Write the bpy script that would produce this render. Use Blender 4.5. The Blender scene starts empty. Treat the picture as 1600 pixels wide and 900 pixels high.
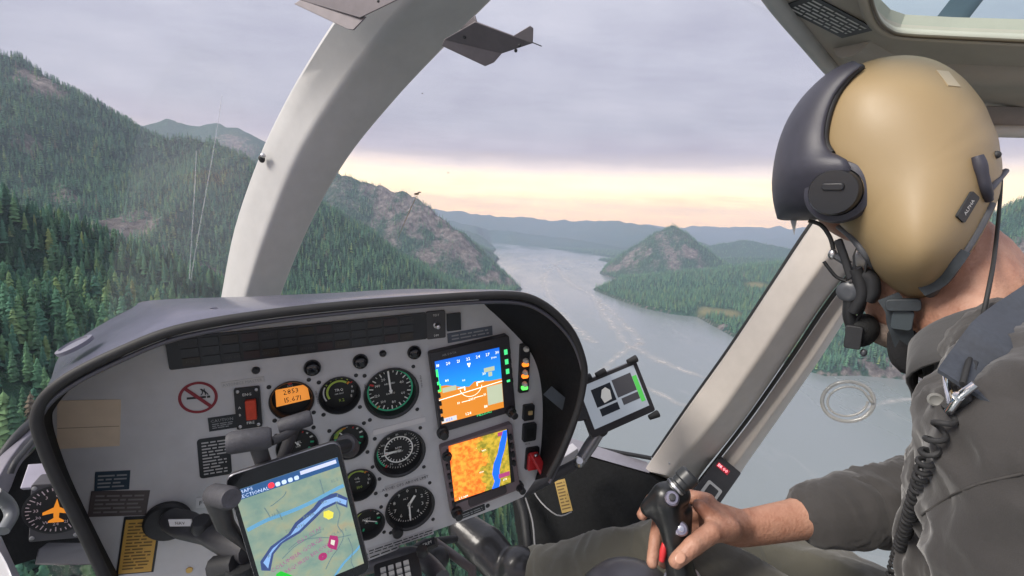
import bpy, bmesh, math, random
import numpy as np
from mathutils import Vector, Matrix, noise as mnoise
from mathutils.geometry import delaunay_2d_cdt
SC = bpy.context.scene
COL = SC.collection
random.seed(7); RNG = np.random.default_rng(7)

# ------------------------------------------------------------------ camera
FPX, CX, CY = 740.0, 800.0, 450.0            # lens in units of the 1600x900 photograph
HZ0, HZS = 349.2, 0.046                      # the horizon in the photograph: y at x=800 and slope
_u = Vector((HZS, -1.0, (HZ0-CY)/FPX)).normalized()          # world up, in camera axes (x right, y down, z forward)
_f = (Vector((0, 0, 1)) - _u*_u.z).normalized()
_r = _f.cross(_u).normalized()
if _r.x < 0: _r = -_r
# rows: world axes in camera axes
W3 = Matrix((_r, _f, _u))
def cam2world(v): return W3 @ Vector(v)
def ray(px, py): return cam2world(((px-CX)/FPX, (py-CY)/FPX, 1.0))
cd = bpy.data.cameras.new('camera'); cam = bpy.data.objects.new('camera', cd); COL.objects.link(cam)
cd.sensor_width = 36.0; cd.lens = 36.0*FPX/1600.0; cd.clip_start = 0.02; cd.clip_end = 90000
_cx, _cy, _cz = cam2world((1, 0, 0)), cam2world((0, -1, 0)), cam2world((0, 0, -1))
cam.matrix_world = Matrix((( _cx.x, _cy.x, _cz.x, 0), (_cx.y, _cy.y, _cz.y, 0), (_cx.z, _cy.z, _cz.z, 0), (0, 0, 0, 1)))
SC.camera = cam
# the helicopter's own axes (banked a little to the left): X right, Y forward, Z up
_hr = Vector((1800, -250, FPX)).normalized()
_dy = 3000.0; _dx = (250*_dy - FPX*FPX)/1800.0
_hd = Vector((_dx, _dy, FPX)).normalized()
_hf = _hr.cross(_hd).normalized()
HR, HF, HU = cam2world(_hr), cam2world(_hf), cam2world(-_hd)
H = Matrix(((HR.x, HF.x, HU.x, 0), (HR.y, HF.y, HU.y, 0), (HR.z, HF.z, HU.z, 0), (0, 0, 0, 1)))
def hray(px, py):
    v = Vector(((px-CX)/FPX, (py-CY)/FPX, 1.0))
    return Vector((_hr.dot(v), _hf.dot(v), -_hd.dot(v)))
def D(px, py, depth): return hray(px, py)*depth                 # cockpit point at a depth in front of the lens
def PY(px, py, Y):    v = hray(px, py); return v*(Y/v.y)        # cockpit point on the upright plane at Y
def PXX(px, py, X):   v = hray(px, py); return v*(X/v.x)

# ------------------------------------------------------------------ light, sky, exposure
SUN_EL, SUN_AZ = math.radians(40), math.radians(-114)   # azimuth measured from the view axis (+Y), positive to the right
SC.render.engine = 'CYCLES'
SC.view_settings.view_transform = 'Standard'; SC.view_settings.look = 'None'
SC.view_settings.exposure = 0.95; SC.view_settings.gamma = 1.0
SC.cycles.use_denoising = True
SC.cycles.max_bounces = 7; SC.cycles.diffuse_bounces = 3; SC.cycles.glossy_bounces = 3
SC.cycles.transparent_max_bounces = 12; SC.cycles.transmission_bounces = 4; SC.cycles.volume_bounces = 1
SC.cycles.caustics_reflective = False; SC.cycles.caustics_refractive = False
SC.cycles.sample_clamp_indirect = 6.0
sd = bpy.data.lights.new('sun', 'SUN'); sun = bpy.data.objects.new('sun', sd); COL.objects.link(sun)
sd.energy = 2.5; sd.angle = math.radians(24); sd.color = (1.0, 0.93, 0.84)
_sv = Vector((math.sin(SUN_AZ)*math.cos(SUN_EL), math.cos(SUN_AZ)*math.cos(SUN_EL), math.sin(SUN_EL)))
sun.rotation_euler = (-_sv).to_track_quat('-Z', 'Y').to_euler()

class NT:
    """small helper round a node tree"""
    def __init__(s, tree): s.t = tree; s.n = tree.nodes; s.l = tree.links
    def node(s, kind, **kw):
        x = s.n.new(kind)
        for k, v in kw.items():
            if k.startswith('_'): setattr(x, k[1:], v)
        for k, v in kw.items():
            if not k.startswith('_'): s.put(x.inputs[int(k[1:])] if k[0] == 'i' and k[1:].isdigit() else x.inputs[k.replace('__', ' ')], v)
        return x
    def put(s, sock, v):
        if isinstance(v, bpy.types.NodeSocket): s.l.new(v, sock)
        elif isinstance(v, bpy.types.Node): s.l.new(v.outputs[0], sock)
        else: sock.default_value = v
    def math(s, op, a, b=None, c=None, clamp=False):
        x = s.n.new('ShaderNodeMath'); x.operation = op; x.use_clamp = clamp
        s.put(x.inputs[0], a)
        if b is not None: s.put(x.inputs[1], b)
        if c is not None: s.put(x.inputs[2], c)
        return x.outputs[0]
    def mix(s, fac, a, b, blend='MIX'):
        x = s.n.new('ShaderNodeMix'); x.data_type = 'RGBA'; x.blend_type = blend
        s.put(x.inputs[0], fac); s.put(x.inputs[6], a); s.put(x.inputs[7], b)
        return x.outputs[2]
    def ramp(s, fac, stops, interp='LINEAR'):
        x = s.n.new('ShaderNodeValToRGB'); cr = x.color_ramp; cr.interpolation = interp
        while len(cr.elements) < len(stops): cr.elements.new(0.5)
        for e, (p, c) in zip(cr.elements, stops):
            e.position = p; e.color = c if len(c) == 4 else (*c, 1)
        s.put(x.inputs[0], fac); return x.outputs[0]
    def noise(s, vec, scale, detail=4, rough=0.55, dim='3D'):
        x = s.n.new('ShaderNodeTexNoise'); x.noise_dimensions = dim
        if vec is not None: s.put(x.inputs['Vector'], vec)
        x.inputs['Scale'].default_value = scale; x.inputs['Detail'].default_value = detail; x.inputs['Roughness'].default_value = rough
        return x.outputs[0]
def lin(r, g, b):
    f = lambda c: (c/255/12.92) if c/255 <= 0.04045 else ((c/255+0.055)/1.055)**2.4
    return (f(r), f(g), f(b), 1.0)

world = bpy.data.worlds.new('World'); SC.world = world; world.use_nodes = True
n = NT(world.node_tree); n.n.clear()
sky = n.node('ShaderNodeTexSky', _sky_type='NISHITA', _sun_disc=False, _sun_elevation=SUN_EL, _sun_rotation=SUN_AZ, _altitude=600.0)
tc = n.node('ShaderNodeTexCoord')
sep = n.node('ShaderNodeSeparateXYZ', i0=tc.outputs['Generated'])
el = n.math('MAXIMUM', sep.outputs[2], 0.0)
# a flat layer of cloud: direction projected on a plane overhead
den = n.math('ADD', el, 0.07)
cx_ = n.math('DIVIDE', sep.outputs[0], den); cy_ = n.math('DIVIDE', sep.outputs[1], den)
cv = n.node('ShaderNodeCombineXYZ', X=cx_, Y=n.math('MULTIPLY', cy_, 1.6), Z=0.0)
c1 = n.noise(cv, 0.55, 6, 0.62); c2 = n.noise(cv, 2.3, 5, 0.6)
cc = n.math('ADD', n.math('MULTIPLY', c1, 0.7), n.math('MULTIPLY', c2, 0.3))
elw = n.math('ADD', el, n.math('MULTIPLY', n.math('SUBTRACT', cc, 0.5), 0.075))
lay = n.ramp(elw, [(0.0, lin(250, 186, 88)), (0.045, lin(252, 200, 110)), (0.085, lin(252, 220, 160)), (0.115, lin(228, 206, 190)),
                   (0.145, lin(190, 178, 184)), (0.19, lin(184, 180, 188)), (0.3, lin(189, 187, 198)), (0.6, lin(212, 212, 223)), (1.0, lin(232, 234, 244))])
tone = n.ramp(cc, [(0.32, (0.74, 0.73, 0.78)), (0.5, (0.96, 0.96, 0.97)), (0.70, (1.20, 1.18, 1.15))])
cloud = n.mix(1.0, lay, tone, 'MULTIPLY')
glow = n.ramp(elw, [(0.0, (1, 1, 1)), (0.075, (1, 1, 1)), (0.13, (0, 0, 0))])   # clear strip under the cloud sheet
# the cloud sheet covers nearly all of the sky
bgA = n.node('ShaderNodeBackground', Color=sky, Strength=0.10)
bgB = n.node('ShaderNodeBackground', Color=cloud, Strength=n.math('ADD', 0.64, n.math('MULTIPLY', glow, 0.95)))
mx = n.node('ShaderNodeMixShader', Fac=0.93); n.l.new(bgA.outputs[0], mx.inputs[1]); n.l.new(bgB.outputs[0], mx.inputs[2])
out = n.node('ShaderNodeOutputWorld', Surface=mx)

# ------------------------------------------------------------------ materials
MATS = {}
def mat(name, col=(0.5, 0.5, 0.5), rough=0.5, metal=0.0, spec=0.5, grain=0.0, gscale=60.0, bump=0.0, bscale=300.0, emit=0.0, coat=0.0, vary=None, obj_coords=True):
    """procedural surface: colour with a soft blotch and grain, roughness wear and fine bump"""
    if name in MATS: return MATS[name]
    m = bpy.data.materials.new(name); m.use_nodes = True
    t = NT(m.node_tree); b = t.n['Principled BSDF']
    c = (*col[:3], 1.0)
    vec = t.node('ShaderNodeTexCoord').outputs['Object']
    if grain > 0 or vary:
        n1 = t.noise(vec, gscale, 5, 0.6); n2 = t.noise(vec, gscale*0.13, 3, 0.5)
        k = t.math('ADD', t.math('MULTIPLY', n1, 0.5), t.math('MULTIPLY', n2, 0.5))
        c2 = vary if vary else tuple(max(0, x*(1-grain)) for x in col[:3])
        hi = tuple(min(1, x*(1+grain)) for x in col[:3]) if not vary else col[:3]
        cs = t.ramp(k, [(0.35, c2), (0.65, hi)])
        t.put(b.inputs['Base Color'], cs)
        rr = t.math('ADD', t.math('MULTIPLY', t.math('SUBTRACT', n2, 0.5), 0.25), rough, clamp=True)
        t.put(b.inputs['Roughness'], rr)
    else:
        b.inputs['Base Color'].default_value = c; b.inputs['Roughness'].default_value = rough
    b.inputs['Metallic'].default_value = metal; b.inputs['Specular IOR Level'].default_value = spec
    if coat: b.inputs['Coat Weight'].default_value = coat; b.inputs['Coat Roughness'].default_value = 0.12
    if bump > 0:
        bn = t.node('ShaderNodeBump', Height=t.noise(vec, bscale, 3, 0.6)); bn.inputs['Strength'].default_value = bump; bn.inputs['Distance'].default_value = 0.002
        t.l.new(bn.outputs[0], b.inputs['Normal'])
    if emit > 0:
        b.inputs['Emission Color'].default_value = c; b.inputs['Emission Strength'].default_value = emit
    MATS[name] = m; return m
def tag(o, label=None, cat=None, group=None, kind=None):
    if label: o['label'] = label
    if cat: o['category'] = cat
    if group: o['group'] = group
    if kind: o['kind'] = kind
    return o
# ------------------------------------------------------------------ building helpers
GLYPH = {}
def _glyphs():
    for ch in 'ABCDEFGHIJKLMNOPQRSTUVWXYZ0123456789.-+/:%':
        cu = bpy.data.curves.new('glyph', 'FONT'); cu.body = ch; cu.size = 1.0; cu.resolution_u = 1; cu.fill_mode = 'FRONT'
        o = bpy.data.objects.new('glyph', cu); COL.objects.link(o)
        me = bpy.data.meshes.new_from_object(o)
        vs = [tuple(v.co[:2]) for v in me.vertices]; fs = [tuple(p.vertices) for p in me.polygons]
        xs = [v[0] for v in vs] or [0, .3]
        x0 = min(xs); GLYPH[ch] = ([(a-x0, b) for a, b in vs], fs, max(xs)-x0)
        bpy.data.objects.remove(o); bpy.data.curves.remove(cu); bpy.data.meshes.remove(me)
_glyphs()
ORG = {}                                         # object name -> base point in cockpit axes
class Frame:
    """a flat patch: origin, right, up, and normal towards the viewer"""
    def __init__(s, o, ex, ez): s.o = Vector(o); s.ex = Vector(ex).normalized(); s.ez = (Vector(ez)-s.ex*Vector(ez).dot(s.ex)).normalized(); s.n = s.ex.cross(s.ez)
    def p(s, a, b, c=0.0): return s.o+s.ex*a+s.ez*b+s.n*c
    def sub(s, a, b, c=0.0): return Frame(s.p(a, b, c), s.ex, s.ez)
def quad_frame(corners):                          # corners TL TR BR BL (3D) -> frame at the middle, width, height
    a, b, c, d = [Vector(v) for v in corners]
    f = Frame((a+b+c+d)/4, (b-a)+(c-d), (a-d)+(b-c))
    return f, ((b-a).length+(c-d).length)/2, ((a-d).length+(b-c).length)/2
class MB:
    def __init__(s): s.v = []; s.f = []; s.m = []; s.mi = 0
    def add(s, vs, fs):
        k = len(s.v); s.v += [Vector(v) for v in vs]; s.f += [tuple(i+k for i in f) for f in fs]; s.m += [s.mi]*len(fs); return s
    def poly(s, pts): return s.add(pts, [tuple(range(len(pts)))])
    def box(s, fr, a, b, w, h, c0, c1, r=0.0):     # box on a frame, centre (a,b), between heights c0..c1; r = chamfered corners
        if r <= 0: pl = [(-w/2, -h/2), (w/2, -h/2), (w/2, h/2), (-w/2, h/2)]
        else:
            pl = []
            for sx, sz, a0 in ((1, -1, -90), (1, 1, 0), (-1, 1, 90), (-1, -1, 180)):
                for k in range(4):
                    t = math.radians(a0+k*30); pl.append((sx*(w/2-r)+r*math.cos(t), sz*(h/2-r)+r*math.sin(t)))
        return s.prism([fr.p(a+x, b+z, c0) for x, z in pl], fr.n*(c1-c0))
    def prism(s, pts, ext):
        n_ = len(pts); pts = [Vector(p) for p in pts]; ext = Vector(ext)
        return s.add(pts+[p+ext for p in pts], [tuple(range(n_))[::-1], tuple(range(n_, 2*n_))]+[(i, (i+1) % n_, n_+(i+1) % n_, n_+i) for i in range(n_)])
    def tube(s, pts, rad, n_=10, caps=True, flat=1.0):
        pts = [Vector(p) for p in pts]; m_ = len(pts)
        if not hasattr(rad, '__len__'): rad = [rad]*m_
        t0 = (pts[1]-pts[0]).normalized(); ref = Vector((0, 0, 1)) if abs(t0.z) < 0.9 else Vector((1, 0, 0))
        u = t0.cross(ref).normalized(); vs = []; fs = []
        for i, p in enumerate(pts):
            t = (pts[min(i+1, m_-1)]-pts[max(i-1, 0)]).normalized(); u = (u-t*u.dot(t)).normalized(); w = t.cross(u)
            for k in range(n_): a = 2*math.pi*k/n_; vs.append(p+(u*math.cos(a)+w*math.sin(a)*flat)*rad[i])
        for i in range(m_-1):
            for k in range(n_): fs.append((i*n_+k, i*n_+(k+1) % n_, (i+1)*n_+(k+1) % n_, (i+1)*n_+k))
        if caps: fs += [tuple(range(n_))[::-1], tuple(range((m_-1)*n_, m_*n_))]
        return s.add(vs, fs)
    def lathe(s, o, ax, prof, n_=28, closed=True):  # prof = [(radius, height along ax)]
        o = Vector(o); ax = Vector(ax).normalized(); u = ax.orthogonal().normalized(); w = ax.cross(u); vs = []; fs = []
        for r, h in prof:
            for k in range(n_): a = 2*math.pi*k/n_; vs.append(o+ax*h+(u*math.cos(a)+w*math.sin(a))*r)
        for i in range(len(prof)-1):
            for k in range(n_): fs.append((i*n_+k, i*n_+(k+1) % n_, (i+1)*n_+(k+1) % n_, (i+1)*n_+k))
        if closed:
            if prof[0][0] > 0: fs.append(tuple(range(n_))[::-1])
            if prof[-1][0] > 0: fs.append(tuple(range((len(prof)-1)*n_, len(prof)*n_)))
        return s.add(vs, fs)
    def ell(s, c, rad, rot=None, n_=14, m_=10):
        vs = []; fs = []; c = Vector(c)
        for i in range(m_+1):
            ph = math.pi*i/m_
            for k in range(n_):
                th = 2*math.pi*k/n_; q = Vector((rad[0]*math.sin(ph)*math.cos(th), rad[1]*math.sin(ph)*math.sin(th), rad[2]*math.cos(ph)))
                vs.append(c+(rot @ q if rot else q))
        for i in range(m_):
            for k in range(n_): fs.append((i*n_+k, (i+1)*n_+k, (i+1)*n_+(k+1) % n_, i*n_+(k+1) % n_))
        return s.add(vs, fs)
    def arc(s, fr, a, b, r0, r1, t0, t1, c, n_=20):   # flat ring sector; clock angles in degrees, 0 = up, clockwise
        vs = []; fs = []
        for i in range(n_+1):
            t = math.radians(t0+(t1-t0)*i/n_); sx, cz = math.sin(t), math.cos(t)
            vs += [fr.p(a+r0*sx, b+r0*cz, c), fr.p(a+r1*sx, b+r1*cz, c)]
        for i in range(n_): fs.append((2*i, 2*i+1, 2*i+3, 2*i+2))
        return s.add(vs, fs)
    def tick(s, fr, a, b, r0, r1, t, w, c):
        t = math.radians(t); d = (math.sin(t), math.cos(t)); q = (d[1]*w/2, -d[0]*w/2)
        return s.poly([fr.p(a+d[0]*r0-q[0], b+d[1]*r0-q[1], c), fr.p(a+d[0]*r0+q[0], b+d[1]*r0+q[1], c), fr.p(a+d[0]*r1+q[0], b+d[1]*r1+q[1], c), fr.p(a+d[0]*r1-q[0], b+d[1]*r1-q[1], c)])
    def flat(s, fr, pts, c): return s.poly([fr.p(x, z, c) for x, z in pts])
    def rect(s, fr, a, b, w, h, c): return s.flat(fr, [(a-w/2, b-h/2), (a+w/2, b-h/2), (a+w/2, b+h/2), (a-w/2, b+h/2)], c)
    def text(s, fr, a, b, txt, size, c, align='C'):
        w = sum((GLYPH[ch][2]+0.09 if ch in GLYPH else 0.3) for ch in txt)*size
        x = a-(w/2 if align == 'C' else 0)
        for ch in txt:
            if ch not in GLYPH: x += 0.3*size; continue
            vs, fs, ad = GLYPH[ch]
            s.add([fr.p(x+vx*size, b+(vz-0.34)*size, c) for vx, vz in vs], fs); x += (ad+0.09)*size
        return s
    def print_lines(s, fr, w, h, rows, c, seed=1, left=0.06, size=None):   # rows of small worn print
        r = random.Random(seed); lh = h/(rows+0.6)
        for i in range(rows):
            z = h/2-lh*(i+0.8); x = -w/2+w*left; end = w/2-w*left-(w*0.25*r.random() if i % 3 == 2 else 0)
            while x < end:
                L = lh*r.uniform(1.0, 3.4); L = min(L, end-x)
                s.rect(fr, x+L/2, z, L, lh*0.42, c); x += L+lh*0.42
        return s
    def loft(s, curves, closed=False):
        n_ = len(curves[0]); vs = [p for c in curves for p in c]; fs = []
        for i in range(len(curves)-1):
            for k in range(n_ if closed else n_-1): fs.append((i*n_+k, i*n_+(k+1) % n_, (i+1)*n_+(k+1) % n_, (i+1)*n_+k))
        return s.add(vs, fs)
    def build(s, name, m, parent=None, smooth=None, bevel=0.0, solid=0.0, sub=0, seg=2):
        me = bpy.data.meshes.new(name)
        org = ORG[parent.name] if parent is not None else (sum(s.v, Vector())/len(s.v))
        me.from_pydata([tuple(v-org) for v in s.v], [], s.f)
        for x in (m if isinstance(m, (list, tuple)) else [m]): me.materials.append(x)
        if isinstance(m, (list, tuple)): me.polygons.foreach_set('material_index', s.m)
        if smooth is not None:
            bm = bmesh.new(); bm.from_mesh(me); bmesh.ops.remove_doubles(bm, verts=bm.verts, dist=1e-6); bmesh.ops.recalc_face_normals(bm, faces=bm.faces) if solid == 0 else None
            bm.to_mesh(me); bm.free()
            me.shade_smooth(); me.set_sharp_from_angle(angle=math.radians(smooth))
        o = bpy.data.objects.new(name, me); COL.objects.link(o)
        if parent is not None: o.parent = parent
        else: o.matrix_world = H @ Matrix.Translation(org)
        ORG[o.name] = org
        if solid: md = o.modifiers.new('thickness', 'SOLIDIFY'); md.thickness = abs(solid); md.offset = -1 if solid > 0 else 1
        if bevel: md = o.modifiers.new('edges', 'BEVEL'); md.width = bevel; md.segments = seg; md.limit_method = 'ANGLE'; md.angle_limit = math.radians(40)
        if sub: md = o.modifiers.new('round', 'SUBSURF'); md.levels = sub; md.render_levels = sub
        return o
def thing(name, label, cat, base, group=None):
    o = bpy.data.objects.new(name, None); COL.objects.link(o); o.empty_display_size = 0.01
    ORG[o.name] = Vector(base); o.matrix_world = H @ Matrix.Translation(Vector(base))
    return tag(o, label, cat, group)
def glass_mat(name, tint=(0.96, 0.98, 0.98), fac=0.05, rough=0.02):
    m = bpy.data.materials.new(name); m.use_nodes = True; t = NT(m.node_tree); t.n.clear()
    tr = t.node('ShaderNodeBsdfTransparent'); tr.inputs[0].default_value = (*tint, 1)
    gl = t.node('ShaderNodeBsdfGlossy'); gl.inputs['Roughness'].default_value = rough
    fr = t.node('ShaderNodeFresnel'); fr.inputs[0].default_value = 1.45
    mx = t.node('ShaderNodeMixShader', Fac=t.math('MULTIPLY', fr.outputs[0], fac*1.8, clamp=True)); t.l.new(tr.outputs[0], mx.inputs[1]); t.l.new(gl.outputs[0], mx.inputs[2])
    ot = t.node('ShaderNodeOutputMaterial'); t.l.new(mx.outputs[0], ot.inputs['Surface']); return m
def smoothpts(pts, k=4):                           # Catmull-Rom through points
    pts = [Vector(p) for p in pts]; o = []
    for i in range(len(pts)-1):
        a, b, c, d = pts[max(i-1, 0)], pts[i], pts[i+1], pts[min(i+2, len(pts)-1)]
        for j in range(k):
            t = j/k; o.append(0.5*((2*b)+(c-a)*t+(2*a-5*b+4*c-d)*t*t+(3*b-a-3*c+d)*t*t*t))
    o.append(pts[-1]); return o
# ------------------------------------------------------------------ the gorge: river, hills, forest
WZ = -450.0                                   # water level below the lens
def on_water(px, py):
    v = ray(px, py); t = WZ/v.z; return (v.x*t, v.y*t)
def at_dist(px, py, dist):                    # world point seen at a pixel, at a horizontal distance
    v = ray(px, py); t = dist/math.hypot(v.x, v.y); return (v.x*t, v.y*t, v.z*t)
left_bank = [on_water(*p) for p in [(766,380),(776,390),(767,397),(781,405),(772,412),(790,431),(817,452)]]
left_bank += [on_water(*p) for p in [(790,466),(765,500),(770,560),(815,650),(870,735),(905,800),(960,1000),(1100,1400)]]
right_bank = [on_water(*p) for p in [(766,379),(830,385),(900,394),(962,403),(932,406),(958,411),(944,417),(936,427),(962,437),(966,441),(925,452),(960,466),(1000,480),(1050,491),(1088,495),(1112,508),(1150,529),(1180,545),(1235,572),(1290,588),(1345,587),(1445,596),(1560,610),(1700,640),(1900,700),(2300,800)]]
_last = right_bank[-1]
river = left_bank[::-1] + right_bank + [(3500.0, -600.0), (1500.0, -1500.0), (200.0, -1500.0)]
RIV = np.array(river)
def seg_dist(P, A, B):
    d = B-A; L = (d*d).sum() + 1e-9
    t = np.clip(((P-A)@d)/L, 0, 1)
    q = P-(A+t[:, None]*d); return np.sqrt((q*q).sum(1)), t
def shore_sd(P):                               # positive on land, negative in the river
    dmin = np.full(len(P), 1e9); inside = np.zeros(len(P), bool)
    m = len(RIV)
    for i in range(m):
        A, B = RIV[i], RIV[(i+1) % m]
        dmin = np.minimum(dmin, seg_dist(P, A, B)[0])
        c = ((A[1] > P[:, 1]) != (B[1] > P[:, 1]))
        xi = (B[0]-A[0])*(P[:, 1]-A[1])/(B[1]-A[1]+1e-12)+A[0]
        inside ^= c & (P[:, 0] < xi)
    return np.where(inside, -dmin, dmin)
_perm = np.random.default_rng(3).permutation(512)
_gr = np.random.default_rng(4).uniform(0, 2*np.pi, 512)
def pnoise(x, y):
    xi = np.floor(x).astype(int); yi = np.floor(y).astype(int); xf = x-xi; yf = y-yi
    u = xf*xf*xf*(xf*(xf*6-15)+10); v = yf*yf*yf*(yf*(yf*6-15)+10)
    def g(ix, iy, dx, dy):
        a = _gr[_perm[(_perm[ix & 511]+iy) & 511]]; return np.cos(a)*dx+np.sin(a)*dy
    return (1-v)*((1-u)*g(xi, yi, xf, yf)+u*g(xi+1, yi, xf-1, yf)) + v*((1-u)*g(xi, yi+1, xf, yf-1)+u*g(xi+1, yi+1, xf-1, yf-1))
def fbm(x, y, s, o=5, ridged=False):
    t = 0; a = 1.0; f = 1.0/s
    for i in range(o):
        q = pnoise(x*f+17.3*i, y*f-9.1*i)
        t = t + a*((0.5-np.abs(q)*1.6) if ridged else q); a *= 0.5; f *= 2.03
    return t
# crest lines: (pixel x, pixel y, distance in metres); side slope; roughness
def crest(pts): return np.array([at_dist(*p) for p in pts])
RIDGES = [
 (crest([(-420,180,620),(-200,235,640),(-60,300,700),(0,334,760),(60,368,820),(120,406,900),(200,438,1000),(300,462,1150),(380,490,1300)]), 0.62, 20, 'near'),
 (crest([(-300,30,3300),(-80,70,3100),(-20,88,3000),(20,97,3000),(42,112,2960),(78,158,2900),(140,193,2800),(200,212,2700),(290,227,2600),(345,235,2500),(398,262,2400),(440,300,2350),(500,352,2300),(560,384,2300),(640,418,2350),(720,452,2400)]), 0.58, 60, 'mid'),
 (crest([(345,232,2500),(300,300,2050),(250,360,1750),(200,400,1500)]), 0.6, 40, 'spur'),
 (crest([(60,120,2950),(90,240,2350),(110,320,1900)]), 0.62, 40, 'spur'),
 (crest([(430,235,4300),(500,262,4150),(540,279,4000),(600,297,3900),(645,308,3800),(690,340,3650),(720,370,3520),(752,397,3420),(792,431,3330),(812,449,3280)]), 0.75, 60, 'rock'),
 (crest([(60,196,7000),(150,194,6900),(220,199,6900),(262,190,6800),(300,200,6700),(345,195,6600),(372,199,6500),(412,230,6300),(470,258,6200),(520,300,6100)]), 0.55, 80, 'far'),
 (crest([(560,318,14500),(640,322,15000),(690,327,15000),(720,331,14800),(752,334,14500),(800,338,14000),(860,345,13800),(920,346,13500),(960,346,13000),(1010,352,12500),(1080,372,11500)]), 0.36, 90, 'far'),
 (crest([(700,345,11500),(760,356,11000),(840,366,10800),(900,374,10500),(960,384,10000)]), 0.30, 60, 'far'),
 (crest([(700,352,9400),(740,364,9000),(770,376,8700)]), 0.4, 50, 'far'),
 (crest([(960,347,18500),(1010,351,18500),(1060,356,18500),(1100,354,18200),(1140,357,18000),(1190,352,18000),(1240,359,17600),(1320,352,17200),(1420,358,17200),(1560,352,17200),(1700,350,17200)]), 0.32, 120, 'far'),
 (crest([(1050,352,5150),(1051,354,5250)]), 0.66, 45, 'rock'),
 (crest([(944,424,4880),(985,393,5000),(1020,370,5080),(1050,352,5150),(1078,372,5250),(1110,396,5400)]), 0.70, 40, 'rock'),
 (crest([(1100,392,8200),(1135,379,8000),(1165,375,8000),(1205,384,7800),(1260,394,7400),(1330,392,7000)]), 0.3, 40, 'far'),
 (crest([(1150,402,6300),(1230,404,6000),(1330,398,5600),(1450,380,4600)]), 0.22, 30, 'far'),
 (crest([(1480,400,3600),(1540,358,3300),(1580,330,3200),(1605,312,3200),(1680,270,3300),(1900,250,3600)]), 0.7, 60, 'rock'),
 (crest([(1230,505,2550),(1300,520,2250),(1380,535,2050),(1480,520,2000),(1600,480,2100),(1800,450,2300)]), 0.55, 25, 'spur'),
 (crest([(900,620,500),(1000,900,330)]), 0.3, 10, 'spur'),
]
def terrain(P):
    x, y = P[:, 0], P[:, 1]
    sdv = shore_sd(P)
    wx = x + 60*fbm(x+900, y, 500, 3); wy = y + 60*fbm(x, y-700, 500, 3)
    Q = np.stack([wx, wy], 1)
    h = np.full(len(P), WZ+14.0) + 10*(fbm(x, y, 900, 4)+0.6) + np.clip(sdv-100, 0, 4000)*0.012
    for C, slope, rgh, kind in RIDGES:
        best = np.full(len(P), -1e9)
        for i in range(len(C)-1):
            d0, t = seg_dist(P, C[i, :2], C[i+1, :2]); d1, _ = seg_dist(Q, C[i, :2], C[i+1, :2])
            d = d0*0.5+d1*0.5
            cz = C[i, 2]*(1-t)+C[i+1, 2]*t
            k = slope if kind != 'near' else 0.55
            best = np.maximum(best, cz-k*np.where(d < 900, d, 900+(d-900)*0.72))
        r = fbm(x, y, 420 if kind != 'far' else 1500, 6 if kind != 'far' else 5, True)
        w = np.clip((best-WZ)/400, 0.15, 1.0)
        near = np.clip((best-h)/120, -1, 1)
        best = best + rgh*(r-0.25)*w
        h = np.maximum(h, best)
    shore = WZ - 1.5 + np.where(sdv > 0, sdv*(0.85+0.35*fbm(x, y, 300, 3)), sdv*0.3) 
    shore = shore + np.where(sdv > 12, 4, 0)
    k = 14.0
    hh = np.clip(0.5+0.5*(shore-h)/k, 0, 1)
    return shore*(1-hh)+h*hh - k*hh*(1-hh), sdv
# one sheet on rings round the helicopter, out to the horizon
AZ = np.radians(np.concatenate([np.arange(-88, -58, 0.6), np.arange(-58, 58, 0.22), np.arange(58, 88, 0.6)]))
RR = np.concatenate([np.geomspace(70, 6500, 390), np.geomspace(6600, 22000, 80)])
A2, R2 = np.meshgrid(AZ, RR)
P = np.stack([(np.sin(A2)*R2).ravel(), (np.cos(A2)*R2).ravel()], 1)
TZ, TSD = terrain(P)
na, nr = len(AZ), len(RR)
def grid_mesh(name, co, rows, cols):
    me = bpy.data.meshes.new(name)
    i = np.arange((rows-1)*(cols-1)); r_, c_ = i//(cols-1), i % (cols-1)
    q = np.stack([r_*cols+c_, r_*cols+c_+1, (r_+1)*cols+c_+1, (r_+1)*cols+c_], 1)
    me.vertices.add(len(co)); me.vertices.foreach_set('co', np.ascontiguousarray(co, dtype=np.float32).ravel())
    me.loops.add(q.size); me.loops.foreach_set('vertex_index', q.ravel().astype(np.int32))
    me.polygons.add(len(q)); me.polygons.foreach_set('loop_start', np.arange(0, q.size, 4, dtype=np.int32)); me.polygons.foreach_set('loop_total', np.full(len(q), 4, np.int32))
    me.update(calc_edges=True); me.shade_smooth(); return me
tme = grid_mesh('terrain', np.column_stack([P, TZ]), nr, na)
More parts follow.
